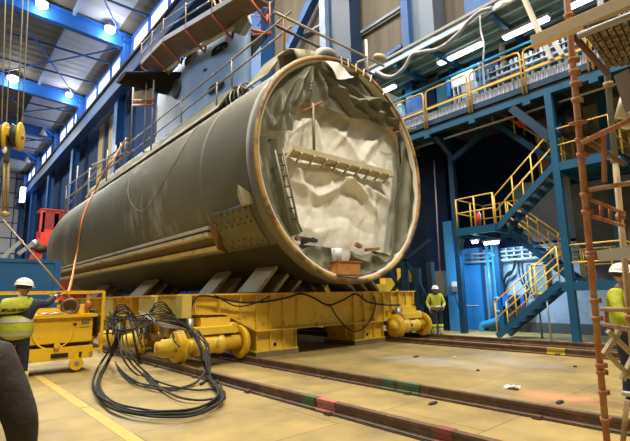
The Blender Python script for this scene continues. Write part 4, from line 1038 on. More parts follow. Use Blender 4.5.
MB().beam((XM + .3, 5.0, 6.3), (15.5, 5.0, 7.6), .2, .2).build('knee_brace', TEAL, mz)
MB().beam((15.2, 9.2, 7.0), (XM + .2, 9.3, 7.6), .2, .2).build('knee_brace', TEAL, mz)
MB().beam((15.2, 9.1, 6.7), (15.2, 7.6, 7.5), .18, .2).build('knee_brace', TEAL, mz)
MB().cyl((XM + .6, -2, 7.5), (XM + .6, 11, 7.5), .05, 8).build('conduit', GREYM, mz)
pl = ['yellow guardrail hoop at the hull end of the mezzanine', 'second yellow guardrail hoop on the mezzanine from the hull', 'third yellow guardrail hoop on the mezzanine, before the white unit', 'fourth yellow guardrail hoop on the mezzanine, before the louvred rack', 'fifth yellow guardrail hoop on the mezzanine, behind the scaffold pole']
for (a, b), lb in zip(((9.6, 11.4), (7.68, 9.48), (5.74, 7.56), (3.8, 5.62), (1.9, 3.68)), pl):
    t = thing('guardrail_panel', lb, 'guardrail', (XM, (a + b) / 2, 7.95))
    X_ = XM - .03; r_ = .14
    hoop = [(X_, a, 7.9), (X_, a, 9.42 - r_), (X_, a + .04, 9.42 - .04), (X_, a + r_, 9.42), (X_, b - r_, 9.42), (X_, b - .04, 9.42 - .04), (X_, b, 9.42 - r_), (X_, b, 7.9)]
    MB().tube(hoop, .032, 8).build('hoop', YRAIL, t)
    MB().box(X_ - .02, X_ + .02, a, b, 8.62, 8.70).build('mid_rail', YRAIL, t)
    MB().box(X_ + .02, X_ + .06, a, b, 8.70, 8.76).build('cable_tray', DARK, t)
# canopy over the mezzanine
cn = thing('mezzanine_canopy', 'pale edged canopy roof above the mezzanine', 'canopy', (14.5, 6, 11.2))
CFAS = mat('pale_blue_fascia', (.42, .52, .62), .45, var=.2, scale=1.5)
XC = 13.6
MB().box(XC, XC + .06, -6, 12.6, AX(430, 44, XC).z, AX(430, 39.5, XC).z).build('fascia', CFAS, cn)
zc = AX(430, 44, XC).z
MB().box(XC + .06, 16.95, -6, 12.6, zc + .12, zc + .2).build('roof_sheet', stripes(mat('grey_green_roof_underside', (.13, .15, .12), .6, var=.3, scale=1), 'Y', .35, .5, .03), cn)
MB().box(XC - .03, XC + .1, -6, 12.6, zc + .3, zc + .4).build('top_capping', mat('beige_grey_capping', (.3, .3, .3), .7), cn)
for x in (14.1, 14.7, 15.3, 15.9): MB().box(x, x + .1, -6, 12.4, zc, zc + .12).build('purlin', mat('pale_teal_purlin', (.2, .36, .4), .5), cn)
for y in (10.5, 8.9, 6.3, 3.2): MB().box(XC + .06, 16.9, y - .08, y + .08, zc - .16, zc + .0).build('cross_beam', TEAL_B, cn)
for y in (11.8, 9.3, 5.6, 1.5): MB().cyl((15.9, y, 8.0), (15.9, y, zc), .09, 10).build('post', TEAL_B, cn)
MB().cyl((16.2, -4, zc - .12), (16.2, 12.2, zc - .12), .04, 8).build('conduit', GREYM, cn)
MB().cyl((15.6, -4, zc - .5), (15.6, 12.2, zc - .5), .06, 8).build('conduit', mat('teal_pipe', (.03, .2, .26), .5), cn)
tl = ['short tube light at the hull end under the mezzanine canopy', 'long tube light in the middle under the mezzanine canopy', 'tube light under the mezzanine canopy beside the timber plank', 'tube light under the canopy behind the top of the scaffold pole']
TUBE = emit('fluorescent_tube', (.9, .96, 1.0), 6)
for (a, b, lb) in (((383, 92), (395, 85), tl[0]), ((439, 64), (482, 43), tl[1]), ((504, 39), (548, 17), tl[2]), ((570, 8), (600, -8), tl[3])):
    p0 = AX(*a, 15.0); p1 = AX(*b, 15.0); z = (p0.z + p1.z) / 2
    t = thing('tube_light', lb, 'light', (15, (p0.y + p1.y) / 2, z)); 
    MB().box(14.88, 15.12, p1.y, p0.y, z - .05, z + .02).build('diffuser', TUBE, t); MB().box(14.85, 15.15, p1.y - .04, p0.y + .04, z + .02, z + .12).build('housing', WHITEP, t)
# exit sign and mezzanine plant
p = AX(409, 71, 14.6)
es = thing('exit_sign', 'small green emergency exit sign under the canopy', 'sign', p)
MB().box(14.58, 14.62, p.y - .2, p.y + .2, p.z - .12, p.z + .12).build('panel', mat('sign_green', (.02, .3, .16), .5), es)
MB().prism([(14.57, p.y + .02, p.z - .05), (14.57, p.y - .14, p.z), (14.57, p.y + .02, p.z + .05)], (0, 0, 0), (.008, 0, 0)).build('arrow', WHITEP, es)
MB().box(14.57, 14.578, p.y + .05, p.y + .14, p.z - .08, p.z + .06).build('figure', WHITEP, es)
XQ = 15.4
def qbox(x0, y0_, x1, y1_, d, nm, m, par, X=XQ, zb=None):
    a = AX(x0, y0_, X); b = AX(x1, y1_, X); lo = min(a.z, b.z) if zb is None else zb
    return MB().box(X, X + d, min(a.y, b.y), max(a.y, b.y), lo, max(a.z, b.z)).build(nm, m, par)
cab = thing('plant_cabinet', 'bright blue plant cabinets behind the second guardrail hoop', 'cabinet', AX(422, 110, XQ))
BCAB = mat('bright_blue_cabinet', (.02, .16, .5), .4, var=.25, scale=2)
qbox(412, 96, 425, 116, .8, 'body', BCAB, cab, zb=8.08); qbox(427, 90, 436, 110, .8, 'body', NAVY, cab, zb=8.08); qbox(436, 86, 451, 104, .8, 'body', mat('teal_cabinet', (.02, .14, .2), .5), cab, zb=8.08)
qbox(446, 80, 450, 96, .05, 'door_strip', BCAB, cab, X=XQ - .06)
tk = thing('tank', 'pale blue cylinder standing behind the hull edge on the mezzanine', 'tank', AX(398, 105, 14.9))
p = AX(400, 100, 14.9); MB().lathe((14.9, p.y, 8.08), (0, 0, 1), [(0, .01), (0, .22), (1.5, .22), (1.65, .1), (1.65, .01)], 16).build('shell', mat('pale_blue_tank', (.3, .5, .65), .3), tk)
dr = thing('pipe_drum', 'stack of pale horizontal pipes behind the first guardrail hoop', 'pipes', AX(408, 110, 15.2))
for k in range(4): MB().cyl((15.0, 10.2, 8.25 + .28 * k), (15.0, 11.6, 8.25 + .28 * k), .1, 10).build('pipe', mat('pale_grey_pipe', (.4, .45, .5), .4), dr)
# white slatted unit
wu = thing('white_rack', 'white slatted frame behind the third guardrail hoop', 'rack', AX(460, 92, XQ))
for k in range(5):
    x = 452 + 4.3 * k; qbox(x, 78 - 1.6 * k, x + 2.2, 100 - 1.9 * k, .2, 'slat', WHITEP, wu, zb=8.08)
qbox(451, 78, 473, 79.5, .22, 'top_bar', WHITEP, wu)
qbox(461, 86, 476, 93, .25, 'box', mat('white_box_paint', (.75, .78, .8), .4), wu, X=XQ - .3)
for (x, lb) in ((478, 'l'), (481.5, 'r')): qbox(x, 62, x + 2.4, 90, .15, 'upright', mat('pale_teal_post', (.4, .55, .58), .5), wu, X=XQ - .2, zb=8.08)
# louvred rack
lr = thing('louvred_rack', 'pale louvred rack of horizontal bars behind the fourth guardrail hoop', 'rack', (XQ, 4, 8.08))
BAR = mat('pale_green_grey_bar', (.36, .45, .48), .45, var=.2, scale=4)
for k in range(6):
    z = 8.45 + .26 * k; MB().cyl((XQ, 1.2, z), (XQ, 7.6, z), .03 if k % 2 else .055, 8).build('bar', BAR, lr)
for k in range(35):
    y = 1.3 + .18 * k; MB().box(XQ + .02, XQ + .16, y, y + .09, 8.12, 9.95).build('slat', GREYM if k % 3 else DARK, lr)
MB().box(XQ + .18, XQ + .22, 1.2, 7.6, 8.08, 10.0).build('back', mat('dark_brown_panel', (.05, .04, .02), .7), lr)
# draped grey hose
gh = [AX(376, 71, 13.5), AX(385, 76, 13.5), AX(394, 76, 13.5), AX(404, 68, 13.5), AX(412, 55, 13.5), AX(422, 52, 13.5), AX(440, 48, 13.5), AX(458, 34, 13.5), AX(468, 22, 13.5), AX(480, 12, 13.5), AX(492, 8, 13.5)]
tag(MB().tube(spline(gh, 6), .075, 10).build('grey_hose', mat('grey_ribbed_hose', (.34, .33, .36), .5, var=.15, scale=10)), 'thick grey hose draped along the front of the canopy', 'hose')
tag(MB().tube(spline([AX(480, 16, 13.5), AX(481, 32, 13.6), AX(484, 45, 13.6), AX(483, 62, 13.7)], 5), .03, 6).build('hanging_rope', WHITEP), 'thin pale cord hanging from the canopy edge', 'cord')
sh = MB(); sh.grid([[AX(495 + i * 4.5, 10 - i * 2.2 - 6 * j / 3 + (.9 * math.sin(i * 2 + j)), 13.3 + .05 * math.sin(i * 3 + j * 2)) for j in range(4)] for i in range(9)])
tag(sh.build('plastic_sheet', mat('white_plastic_sheet', (.6, .58, .52), .5), thick=.01), 'crumpled white sheet wrapped on the canopy edge by the top of the picture', 'sheet')
qq = thing('canopy_strut', 'pale slanting strut beyond the timber plank', 'strut', AX(535, 40, 13))
MB().beam(AX(524, -2, 13), AX(540, 34, 13), .1, .3, (1, 0, 0)).build('bar', mat('pale_cream_strut', (.55, .5, .4), .5), qq)
for (a, b) in (((545, 45), (552, 60)), ((554, 42), (563, 56))): MB().beam(AX(*a, 13.0), AX(*b, 13.0), .1, .22, (1, 0, 0)).build('bar', mat('pale_grey_strut', (.5, .5, .46), .5), qq)

# ================================================================== STAIR TOWER
st = thing('stair_tower', 'blue steel staircase with yellow handrails by the right wall', 'staircase', (15, 6, 0))
def flight(x0, x1, a, b, n, nm='stair_flight'):
    (ya, za), (yb, zb) = a, b
    m = MB()
    for x in (x0, x1): m.beam((x, ya, za), (x, yb, zb), .07, .19)
    o = m.build(nm, TEAL_B, st)
    for k in range(1, n):
        t = k / n; y = ya + (yb - ya) * t; z = za + (zb - za) * t + .05
        MB().box(x0 + .03, x1 - .03, y - .14, y + .14, z - .02, z + .02).build('tread', DARK if k % 2 else TEAL, o)
    d = (V((0, yb - ya, zb - za))).normalized()
    for x in (x0, x1):
        h = MB()
        for hh in (.58, 1.1): h.cyl((x, ya, za + hh), (x, yb, zb + hh), .023, 8)
        for k in range(4):
            t = k / 3; y = ya + (yb - ya) * t; z = za + (zb - za) * t; h.cyl((x, y, z - .05), (x, y, z + 1.1), .023, 8)
        h.build('handrail', YRAIL, o)
flight(14.25, 15.05, (7.4, .05), (5.3, 1.72), 8)
flight(15.3, 16.1, (5.25, 1.75), (7.15, 3.55), 8)
flight(14.25, 15.05, (7.1, 3.6), (5.1, 5.3), 8)
flight(15.3, 16.1, (5.1, 5.35), (7.4, 7.75), 10)
def landing(y0, y1, z, posts=True, rails=()):
    m = MB(); m.box(14.2, 16.2, y0, y1, z - .06, z); m.box(14.18, 14.26, y0, y1, z - .24, z + .02); m.box(16.15, 16.25, y0, y1, z - .24, z); m.box(14.2, 16.2, y0, y0 + .08, z - .24, z); m.box(14.2, 16.2, y1 - .08, y1, z - .24, z)
    o = m.build('landing', TEAL_B, st)
    h = MB()
    for (p, q_) in rails:
        for hh in (.58, 1.1): h.cyl((p[0], p[1], z + hh), (q_[0], q_[1], z + hh), .023, 8)
        for t in (0, .5, 1): 
            x = p[0] + (q_[0] - p[0]) * t; y = p[1] + (q_[1] - p[1]) * t; h.cyl((x, y, z - .1), (x, y, z + 1.1), .03, 8)
    if rails: h.build('handrail', YRAIL, o)
landing(3.5, 5.25, 1.72, rails=(((14.25, 3.6), (14.25, 5.1)), ((16.15, 3.6), (16.15, 5.2)), ((14.25, 3.6), (16.15, 3.6))))
landing(7.1, 8.6, 3.75, rails=(((14.25, 7.15), (14.25, 8.55)), ((14.25, 8.55), (16.2, 8.55)), ((16.2, 7.2), (16.2, 8.55))))
landing(3.4, 5.1, 5.35, rails=(((14.25, 3.5), (14.25, 5.0)), ((16.15, 3.5), (16.15, 5.1)), ((14.25, 3.5), (16.15, 3.5))))
MB().beam((14.5, 8.55, 3.5), (15.2, 9.15, 2.9), .16, .16).build('knee_brace', TEAL_B, st)
for (x, y, z) in ((14.3, 5.75, 1.35), (15.0, 6.3, .9)): MB().cyl((x, y, 0), (x, y, z), .03, 8).build('prop', GREYM, st)
MB().beam((14.3, 8.0, 3.6), (16.9, 8.0, 3.6), .1, .2).build('hanger', TEAL, st)
p = AX(525, 124, 15.2)
tag(MB().box(15.1, 15.3, p.y - .22, p.y + .22, p.z - .06, p.z + .22).build('red_sign_box', RED), 'small red and white box on the upper stair platform', 'box')

# fire extinguisher on the landing
p = AX(478, 227, 14.5)
fe = thing('fire_extinguisher', 'red fire extinguisher on the middle stair landing', 'extinguisher', (14.55, p.y, 3.75))
MB().lathe((14.55, p.y, 3.75), (0, 0, 1), [(0, .01), (0, .1), (.46, .1), (.53, .05), (.58, .03), (.58, .005)], 16).build('cylinder', RED, fe)
MB().box(14.5, 14.6, p.y - .05, p.y + .05, 4.31, 4.4).build('valve', DARK, fe); MB().tube([(14.55, p.y - .05, 4.35), (14.5, p.y - .14, 4.2), (14.5, p.y - .12, 3.95)], .015, 6).build('hose', WHITEP, fe)
# ---- lower wall plant
XW = 16.9
dp_ = thing('steel_door_panel', 'tall bright blue steel panel left of the drain pipe', 'panel', AX(476, 330, XW))
a = AX(464, 250, XW); b = AX(489, 331, XW)
BW = mat('blue_wall_panel', (.03, .22, .5), .45, var=.2, scale=1)
MB().box(XW - .1, XW + .05, b.y, a.y + .3, 0, 3.3).build('sheet', BW, dp_)
MB().box(XW - .14, XW - .1, b.y - .06, b.y + .06, 0, 3.3).build('edge', TEAL_B, dp_); MB().box(XW - .13, XW - .1, b.y + .3, b.y + .9, .95, .98).build('handle_bar', WHITEP, dp_)
pp = thing('drain_pipe', 'blue drain pipe with a bend at the foot of the blue panel', 'pipe', AX(480, 330, XW))
PB = mat('blue_pipe_paint', (.05, .3, .55), .35, var=.15, scale=2)
x_ = XW - .35; pt = AX(494, 250, x_); pb = AX(497, 312, x_)
MB().tube(spline([(x_, pt.y, 3.4), (x_, pt.y, 2.2), (x_, pt.y, 1.0), (x_, pt.y + .02, .62), (x_ - .02, pt.y + .12, .42), (x_ - .03, pt.y + .45, .3), (x_ - .03, pt.y + .7, .22), (x_ - .03, pt.y + .78, .0)], 6), .13, 14).build('pipe_run', PB, pp)
for z in (.75, 1.25, 2.9): MB().lathe((x_, pt.y, z), (0, 0, 1), [(-.06, .13), (-.06, .17), (.06, .17), (.06, .13)], 16).build('collar', PB, pp)
MB().cyl((x_ + .1, pt.y + .35, 0), (x_ + .1, pt.y + .35, 3.3), .07, 10).build('side_pipe', PB, pp)
cb = thing('blue_post', 'blue steel post between the drain pipe and the cable wall', 'post', AX(501, 330, XW - .4))
a = AX(501, 300, XW - .4); MB().box(XW - .5, XW - .3, a.y - .1, a.y + .1, 0, 3.3).build('shaft', TEAL_B, cb)
ph = thing('wall_pipes', 'horizontal pale pipes under the middle landing', 'pipes', AX(510, 255, XW))
for (y, r_) in ((251, .04), (255, .03), (259, .05)):
    a = AX(466, y + 4, XW - .25); MB().cyl((XW - .25, 4.8, a.z), (XW - .25, a.y, a.z), r_, 8).build('pipe', mat('pale_blue_pipe', (.45, .6, .7), .4), ph)
for k in range(12): MB().box(XW - .2, XW, 6.2 + .3 * k, 6.26 + .3 * k, 2.75, 3.15).build('tray_rung', GREYM, ph)
wm = thing('blue_wall_machine', 'blue box with a black motor on the pale wall under the stairs', 'machine', AX(508, 300, XW - .3))
a = AX(503, 295, XW - .3); b = AX(527, 306, XW - .3)
MB().box(XW - .5, XW - .2, b.y, a.y, b.z, a.z).build('body', mat('vivid_blue_box', (.01, .12, .5), .4), wm); p = AX(514, 300, XW - .6)
MB().cyl((XW - .5, p.y, p.z), (XW - .75, p.y, p.z), .18, 14).build('motor', BLACK, wm)
for k in range(3):
    pts = [AX(506 + k, 304, XW - .2), AX(502 + k, 290 - 2 * k, XW - .2), AX(505 + k, 278 - 2 * k, XW - .2), AX(511 + k, 274 - 2 * k, XW - .2), AX(514 + k, 266 - 3 * k, XW - .2), AX(514 + k, 256, XW - .2)]
    tag(MB().tube(spline(pts, 5), .035, 6).build('wall_cable', BLACK), 'black cable looping up the pale wall to the pipes', 'cable', 'cables on the pale wall')
for k in range(2):
    c0 = AX(507 + k, 314, XW - .2); R_ = .32 + .05 * k
    tag(MB().tube([c0 + V((0, R_ * math.cos(t_), R_ * math.sin(t_))) for t_ in [2 * PI * j / 24 for j in range(25)]], .03, 6).build('cable_coil', BLACK), 'black cable coil hanging on the pale wall below the blue box', 'cable', 'coils on the pale wall')
for k in range(2): 
    pts = [AX(518 + 4 * k, 262, XW - .2), AX(521 + 3 * k, 280, XW - .2), AX(527 + 2 * k, 292, XW - .2), AX(525, 304, XW - .2)]
    tag(MB().tube(spline(pts, 5), .03, 6).build('wall_cable', BLACK), 'black cable hanging right of the loops on the pale wall', 'cable', 'right hand wall cables')
yf = thing('yellow_door_frame', 'grey blue wall hatch with a yellow frame behind the stairs', 'hatch', AX(540, 290, XW))
a = AX(529, 264, XW - .05); b = AX(549, 294, XW - .05)
MB().box(XW - .04, XW + .02, b.y, a.y, b.z, a.z).build('panel', mat('grey_green_panel', (.2, .28, .28), .6), yf)
f_ = MB()
for (y0, y1, z0, z1) in ((b.y, a.y, a.z - .06, a.z), (b.y, a.y, b.z, b.z + .06), (a.y - .07, a.y, b.z, a.z), (b.y, b.y + .07, b.z, a.z)): f_.box(XW - .1, XW - .04, y0, y1, z0, z1)
f_.build('frame', YRAIL, yf)
for (a, b, lb) in (((472, 243), (478, 241), 'short lamp under the middle stair landing, left one'), ((484, 244), (499, 242), 'long lamp under the middle stair landing, right one')):
    p0 = AX(*a, 15.0); p1 = AX(*b, 15.0); z = (p0.z + p1.z) / 2
    t = thing('tube_light', lb, 'light', (15, (p0.y + p1.y) / 2, z))
    MB().lathe((15, p1.y, z), (0, 1, 0), [(0, .01), (.03, .05), (p0.y - p1.y - .03, .05), (p0.y - p1.y, .01)], 12).build('diffuser', emit('landing_tube', (.75, .9, 1.0), 14), t); MB().box(14.9, 15.1, p1.y - .03, p0.y + .03, z + .06, z + .11).build('housing', WHITEP, t)
# electrical box and white cable by the near column
p = AX(441, 285, 15.5)
tag(MB().box(15.3, 15.55, p.y - .25, p.y + .25, p.z - .45, p.z + .55).build('junction_box', mat('brown_grey_box', (.1, .09, .08), .6)), 'dark junction box on the column above the man in the white helmet', 'box')
tag(MB().tube([AX(434, 160, 15.5), AX(437, 215, 15.5), AX(440, 272, 15.5)], .03, 6).build('hanging_cable', mat('grey_lilac_cable', (.4, .36, .38), .5)), 'pale vertical cable on the dark column behind the hull edge', 'cable')
cb2 = thing('blue_post', 'lit blue post beside the teal column, left of the blue panel', 'post', AX(455, 330, 15.8))
a = AX(454, 300, 15.9); MB().box(15.8, 16.0, a.y - .2, a.y + .2, 0, 4.4).build('shaft', BW, cb2)
for (py, c) in ((284, WHITEP), (289, GREYM)):
    p = AX(455, py, 15.78); MB().box(15.72, 15.8, p.y - .12, p.y + .12, p.z - .1, p.z + .1).build('switch', c, cb2)
tag(MB().tube(spline([AX(455, 295, 15.7), AX(458, 305, 15.6), AX(462, 318, 15.5), AX(468, 330, 15.5)], 5), .025, 6).build('floor_cable', BLACK), 'black cable falling from the lit blue post to the floor', 'cable')
# ================================================================== FOREGROUND SCAFFOLD
sc = thing('scaffold_tower', 'rusty scaffold tower with cup joints at the right edge', 'scaffold', (3.8, 1.1, 0))
TAN = mat('tan_scaffold_tube', (.36, .24, .1), .6, var=.35, scale=8, col2=(.3, .1, .04), c2amt=.35, c2scale=6)
RUSTP = mat('orange_rust_tube', (.36, .14, .055), .65, var=.35, scale=10, col2=(.38, .24, .1), c2amt=.4, c2scale=7)
a = AD(607, 441, 3.3); b = AD(567, 0, 3.35); d = (b - a)
p0 = a - d * (a.z / d.z); p1 = a + d * 1.5
MB().cyl(p0, p1, .024, 12).build('standard', RUSTP, sc)
def on1(py):
    # point of the first standard seen at image row py
    lo, hi = 0.0, 1.0
    for _ in range(30):
        t = (lo + hi) / 2; p = p0 + (p1 - p0) * t; r_ = p - V((0, 0, EYE)); yy = CYP + F * r_.dot(down) / r_.dot(fwd)
        if yy > py: lo = t
        else: hi = t
    return p0 + (p1 - p0) * lo
dn = d.normalized()
for py in (16, 30, 60, 72, 84, 100, 140, 155, 195, 212, 253, 257, 300, 318, 365, 372, 392, 420):
    c0 = on1(py); MB().lathe(c0, dn, [(-.018, .02), (-.018, .03), (.018, .034), (.018, .02)], 14).build('cup', RUSTP, sc)
    MB().obox(c0 + right * .034, right * .014, dn * .018, fwd * .015).build('lug', RUST, sc)
MB().lathe(on1(123), dn, [(-.008, .02), (-.008, .062), (.008, .066), (.008, .02)], 18).build('disc', RUST, sc)
q0 = AD(631, 330, 3.9); q1 = AD(607, 72, 3.9); d2 = q1 - q0; qa = q0 - d2 * (q0.z / d2.z); qb = q1 + d2 * .35
qm = q0 + d2 * .66
MB().cyl(qa, qm, .026, 12).build('standard', TAN, sc); MB().cyl(qm, qb, .026, 12).build('standard', mat('grey_blue_tube', (.16, .19, .22), .5, var=.4, scale=6), sc)
for t in (.05, .3, .44, .66, .95): MB().lathe(q0 + d2 * t, d2.normalized(), [(-.025, .02), (-.025, .036), (.025, .04), (.025, .02)], 14).build('cup', TAN, sc)
def lev(pa, pb, r_, m, nm, z=None, box=None):
    A = AD(*pa, 3.3) if z is None else AZ(*pa, z)
    B = AZ(*pb, A.z)
    if box: MB().beam(A, B, *box).build(nm, m, sc)
    else: MB().cyl(A, A + (B - A) * 1.25, r_, 10).build(nm, m, sc)
def seg(pa, da, pb, db, r_, m, nm, ext=1.0, box=None):
    A = AD(*pa, da); B = AD(*pb, db); B = A + (B - A) * ext
    if box: MB().beam(A, B, *box, up=up_cam).build(nm, m, sc)
    else: MB().cyl(A, B, r_, 10).build(nm, m, sc)
up_cam = -down
seg((581, 143), 3.3, (630, 120), 3.1, .02, RUSTP, 'ledger', 1.3)
seg((589, 190), 3.3, (630, 183), 3.1, .018, TAN, 'ledger', 1.3)
seg((584, 139), 3.35, (624, 164), 3.8, .022, mat('dark_brown_tube', (.13, .05, .03), .6), 'brace')
seg((591, 200), 3.3, (624, 213), 3.85, .015, RUST, 'frame_tube'); seg((592, 216), 3.3, (624, 226), 3.85, .015, RUST, 'frame_tube')
for k in range(3):
    t = .3 + .28 * k; seg((591 + 33 * t, 200 + 13 * t), 3.3 + .55 * t, (592 + 32 * t, 216 + 10 * t), 3.3 + .55 * t, .014, RUST, 'frame_rung')
seg((603.5, 130), 3.25, (604.5, 182), 3.25, 0, mat('orange_board', (.4, .16, .06), .7, var=.3, scale=8), 'toe_board', 1, (.06, .02))
seg((575, 37), 3.35, (607, 73), 3.85, .024, mat('maroon_tube', (.12, .04, .03), .6), 'brace')
seg((599, 256), 3.25, (630, 252), 3.1, 0, mat('pale_grey_beam', (.5, .46, .36), .6, var=.2, scale=6), 'plank', 1.3, (.06, .085))
seg((600, 309), 3.2, (630, 310), 3.1, .018, TAN, 'ledger', 1.3); seg((602, 324), 3.2, (630, 329), 3.1, .016, TAN, 'ledger', 1.3)
seg((606, 310), 3.2, (607, 325), 3.2, .016, TAN, 'frame_rung')
for (pa, pb) in (((608, 331), (634, 356)), ((605, 352), (632, 378)), ((619, 331), (604, 354)), ((636, 352), (622, 380))):
    seg(pa, 3.2, pb, 3.2, 0, mat('tan_slat', (.42, .33, .17), .6, var=.25, scale=8), 'lattice_slat', 1, (.035, .03))
seg((627, 400), 3.2, (623, 441), 3.2, .018, TAN, 'frame_tube', 1.2)
v_ = AD(670, 200, 3.05); MB().cyl((v_.x, v_.y, 0), (v_.x, v_.y, 4.6), .024, 12).build('standard', RUSTP, sc)
# perforated deck above
zd = 3.22
DK = mat('dusty_perforated_deck', (.2, .15, .08), .7, var=.4, scale=14, col2=(.05, .035, .02), c2amt=.5, c2scale=26, c2soft=.05)
for k in range(4):
    e = k / 4; e2 = (k + .86) / 4
    A = AZ(584 + 24 * e, 33 + 33 * e, zd); B = AZ(640 + 14 * e, 16 + 46 * e, zd); C_ = AZ(640 + 14 * e2, 16 + 46 * e2, zd); D_ = AZ(584 + 24 * e2, 33 + 33 * e2, zd)
    B = A + (B - A) * 1.2; C_ = D_ + (C_ - D_) * 1.2
    o = MB().prism([A, B, C_, D_], (0, 0, 0), (0, 0, .05)).build('deck_panel', DK, sc)
    for j in range(9):
        t = (j + .5) / 9; MB().beam(A + (B - A) * t - V((0, 0, .012)), D_ + (C_ - D_) * t - V((0, 0, .012)), .03, .025).build('deck_rib', DK, o)
MB().cyl(AZ(578, 36, zd - .01), AZ(650, 8, zd - .01), .024, 10).build('transom', ALU, sc)
seg((622, 72), 3.3, (634, 110), 3.3, 0, mat('grey_brown_board', (.13, .1, .07), .8, var=.3), 'side_board', 1, (.16, .02))
tp = thing('timber_plank', 'thick pale new timber plank laid high on the scaffold, its end visible', 'plank', AD(575, 20, 3.2))
xk = 3.36
A = AX(530, 36, xk); B = AX(640, -18, xk); zt = (A.z); zb = AX(530, 48, xk).z
MB().box(xk, xk + .06, .45, A.y, zb, zt).build('board', WOOD, tp, bevel=.004)
cr_ = thing('rolled_sheet', 'two pale rolled sheets hanging under the scaffold deck at the right edge', 'sheet', AD(624, 120, 3.4))
CRM = mat('cream_roll', (.6, .56, .46), .6, var=.15, scale=8)
MB().tube([AD(624, 94, 3.5), AD(620, 118, 3.5)], [.022, .04], 12).build('roll', CRM, cr_)
MB().tube([AD(631, 104, 3.5), AD(627, 128, 3.5)], [.022, .045], 12).build('roll', CRM, cr_)

# ================================================================== PEOPLE
def skinmesh(name, m, parent, verts, edges, sub=2):
    me = bpy.data.meshes.new(name); me.from_pydata([v[0] for v in verts], edges, [])
    o = bpy.data.objects.new(name, me); COL.objects.link(o)
    sk = o.modifiers.new('skin', 'SKIN'); sk.use_smooth_shade = True
    ly = me.skin_vertices[0].data
    for i, v in enumerate(verts):
        r = v[1]; ly[i].radius = r if isinstance(r, tuple) else (r, r)
    ly[0].use_root = True
    s_ = o.modifiers.new('sub', 'SUBSURF'); s_.levels = sub; s_.render_levels = sub
    dg = bpy.context.evaluated_depsgraph_get(); dg.update()
    ne = bpy.data.meshes.new_from_object(o.evaluated_get(dg)); ne.name = name
    bpy.data.objects.remove(o); bpy.data.meshes.remove(me)
    ne.materials.clear(); ne.materials.append(m)
    for p in ne.polygons: p.use_smooth = True
    q_ = bpy.data.objects.new(name, ne); COL.objects.link(q_)
    if parent is not None: q_.parent = parent
    return q_
SKIN = mat('skin', (.5, .27, .19), .5, var=.1, scale=20)
HELM = mat('white_helmet_plastic', (.75, .73, .68), .3, var=.06, scale=5)
HIVIS = mat('hi_vis_yellow_cloth', (.40, .42, .022), .75, var=.2, scale=7, bump=.3, bscale=12)
NAVYC = mat('navy_work_cloth', (.015, .016, .03), .8, var=.35, scale=9, bump=.3, bscale=14)
DARKC = mat('dark_brown_jacket_cloth', (.028, .021, .02), .85, var=.35, scale=7, bump=.4, bscale=10)
BAND = mat('silver_reflective_band', (.48, .45, .36), .4, .2, var=.15, scale=9)
HAIR = mat('brown_hair', (.06, .035, .02), .7)
LEATH = mat('black_boot_leather', (.02, .018, .016), .5)
def V3(*a): return V(a)
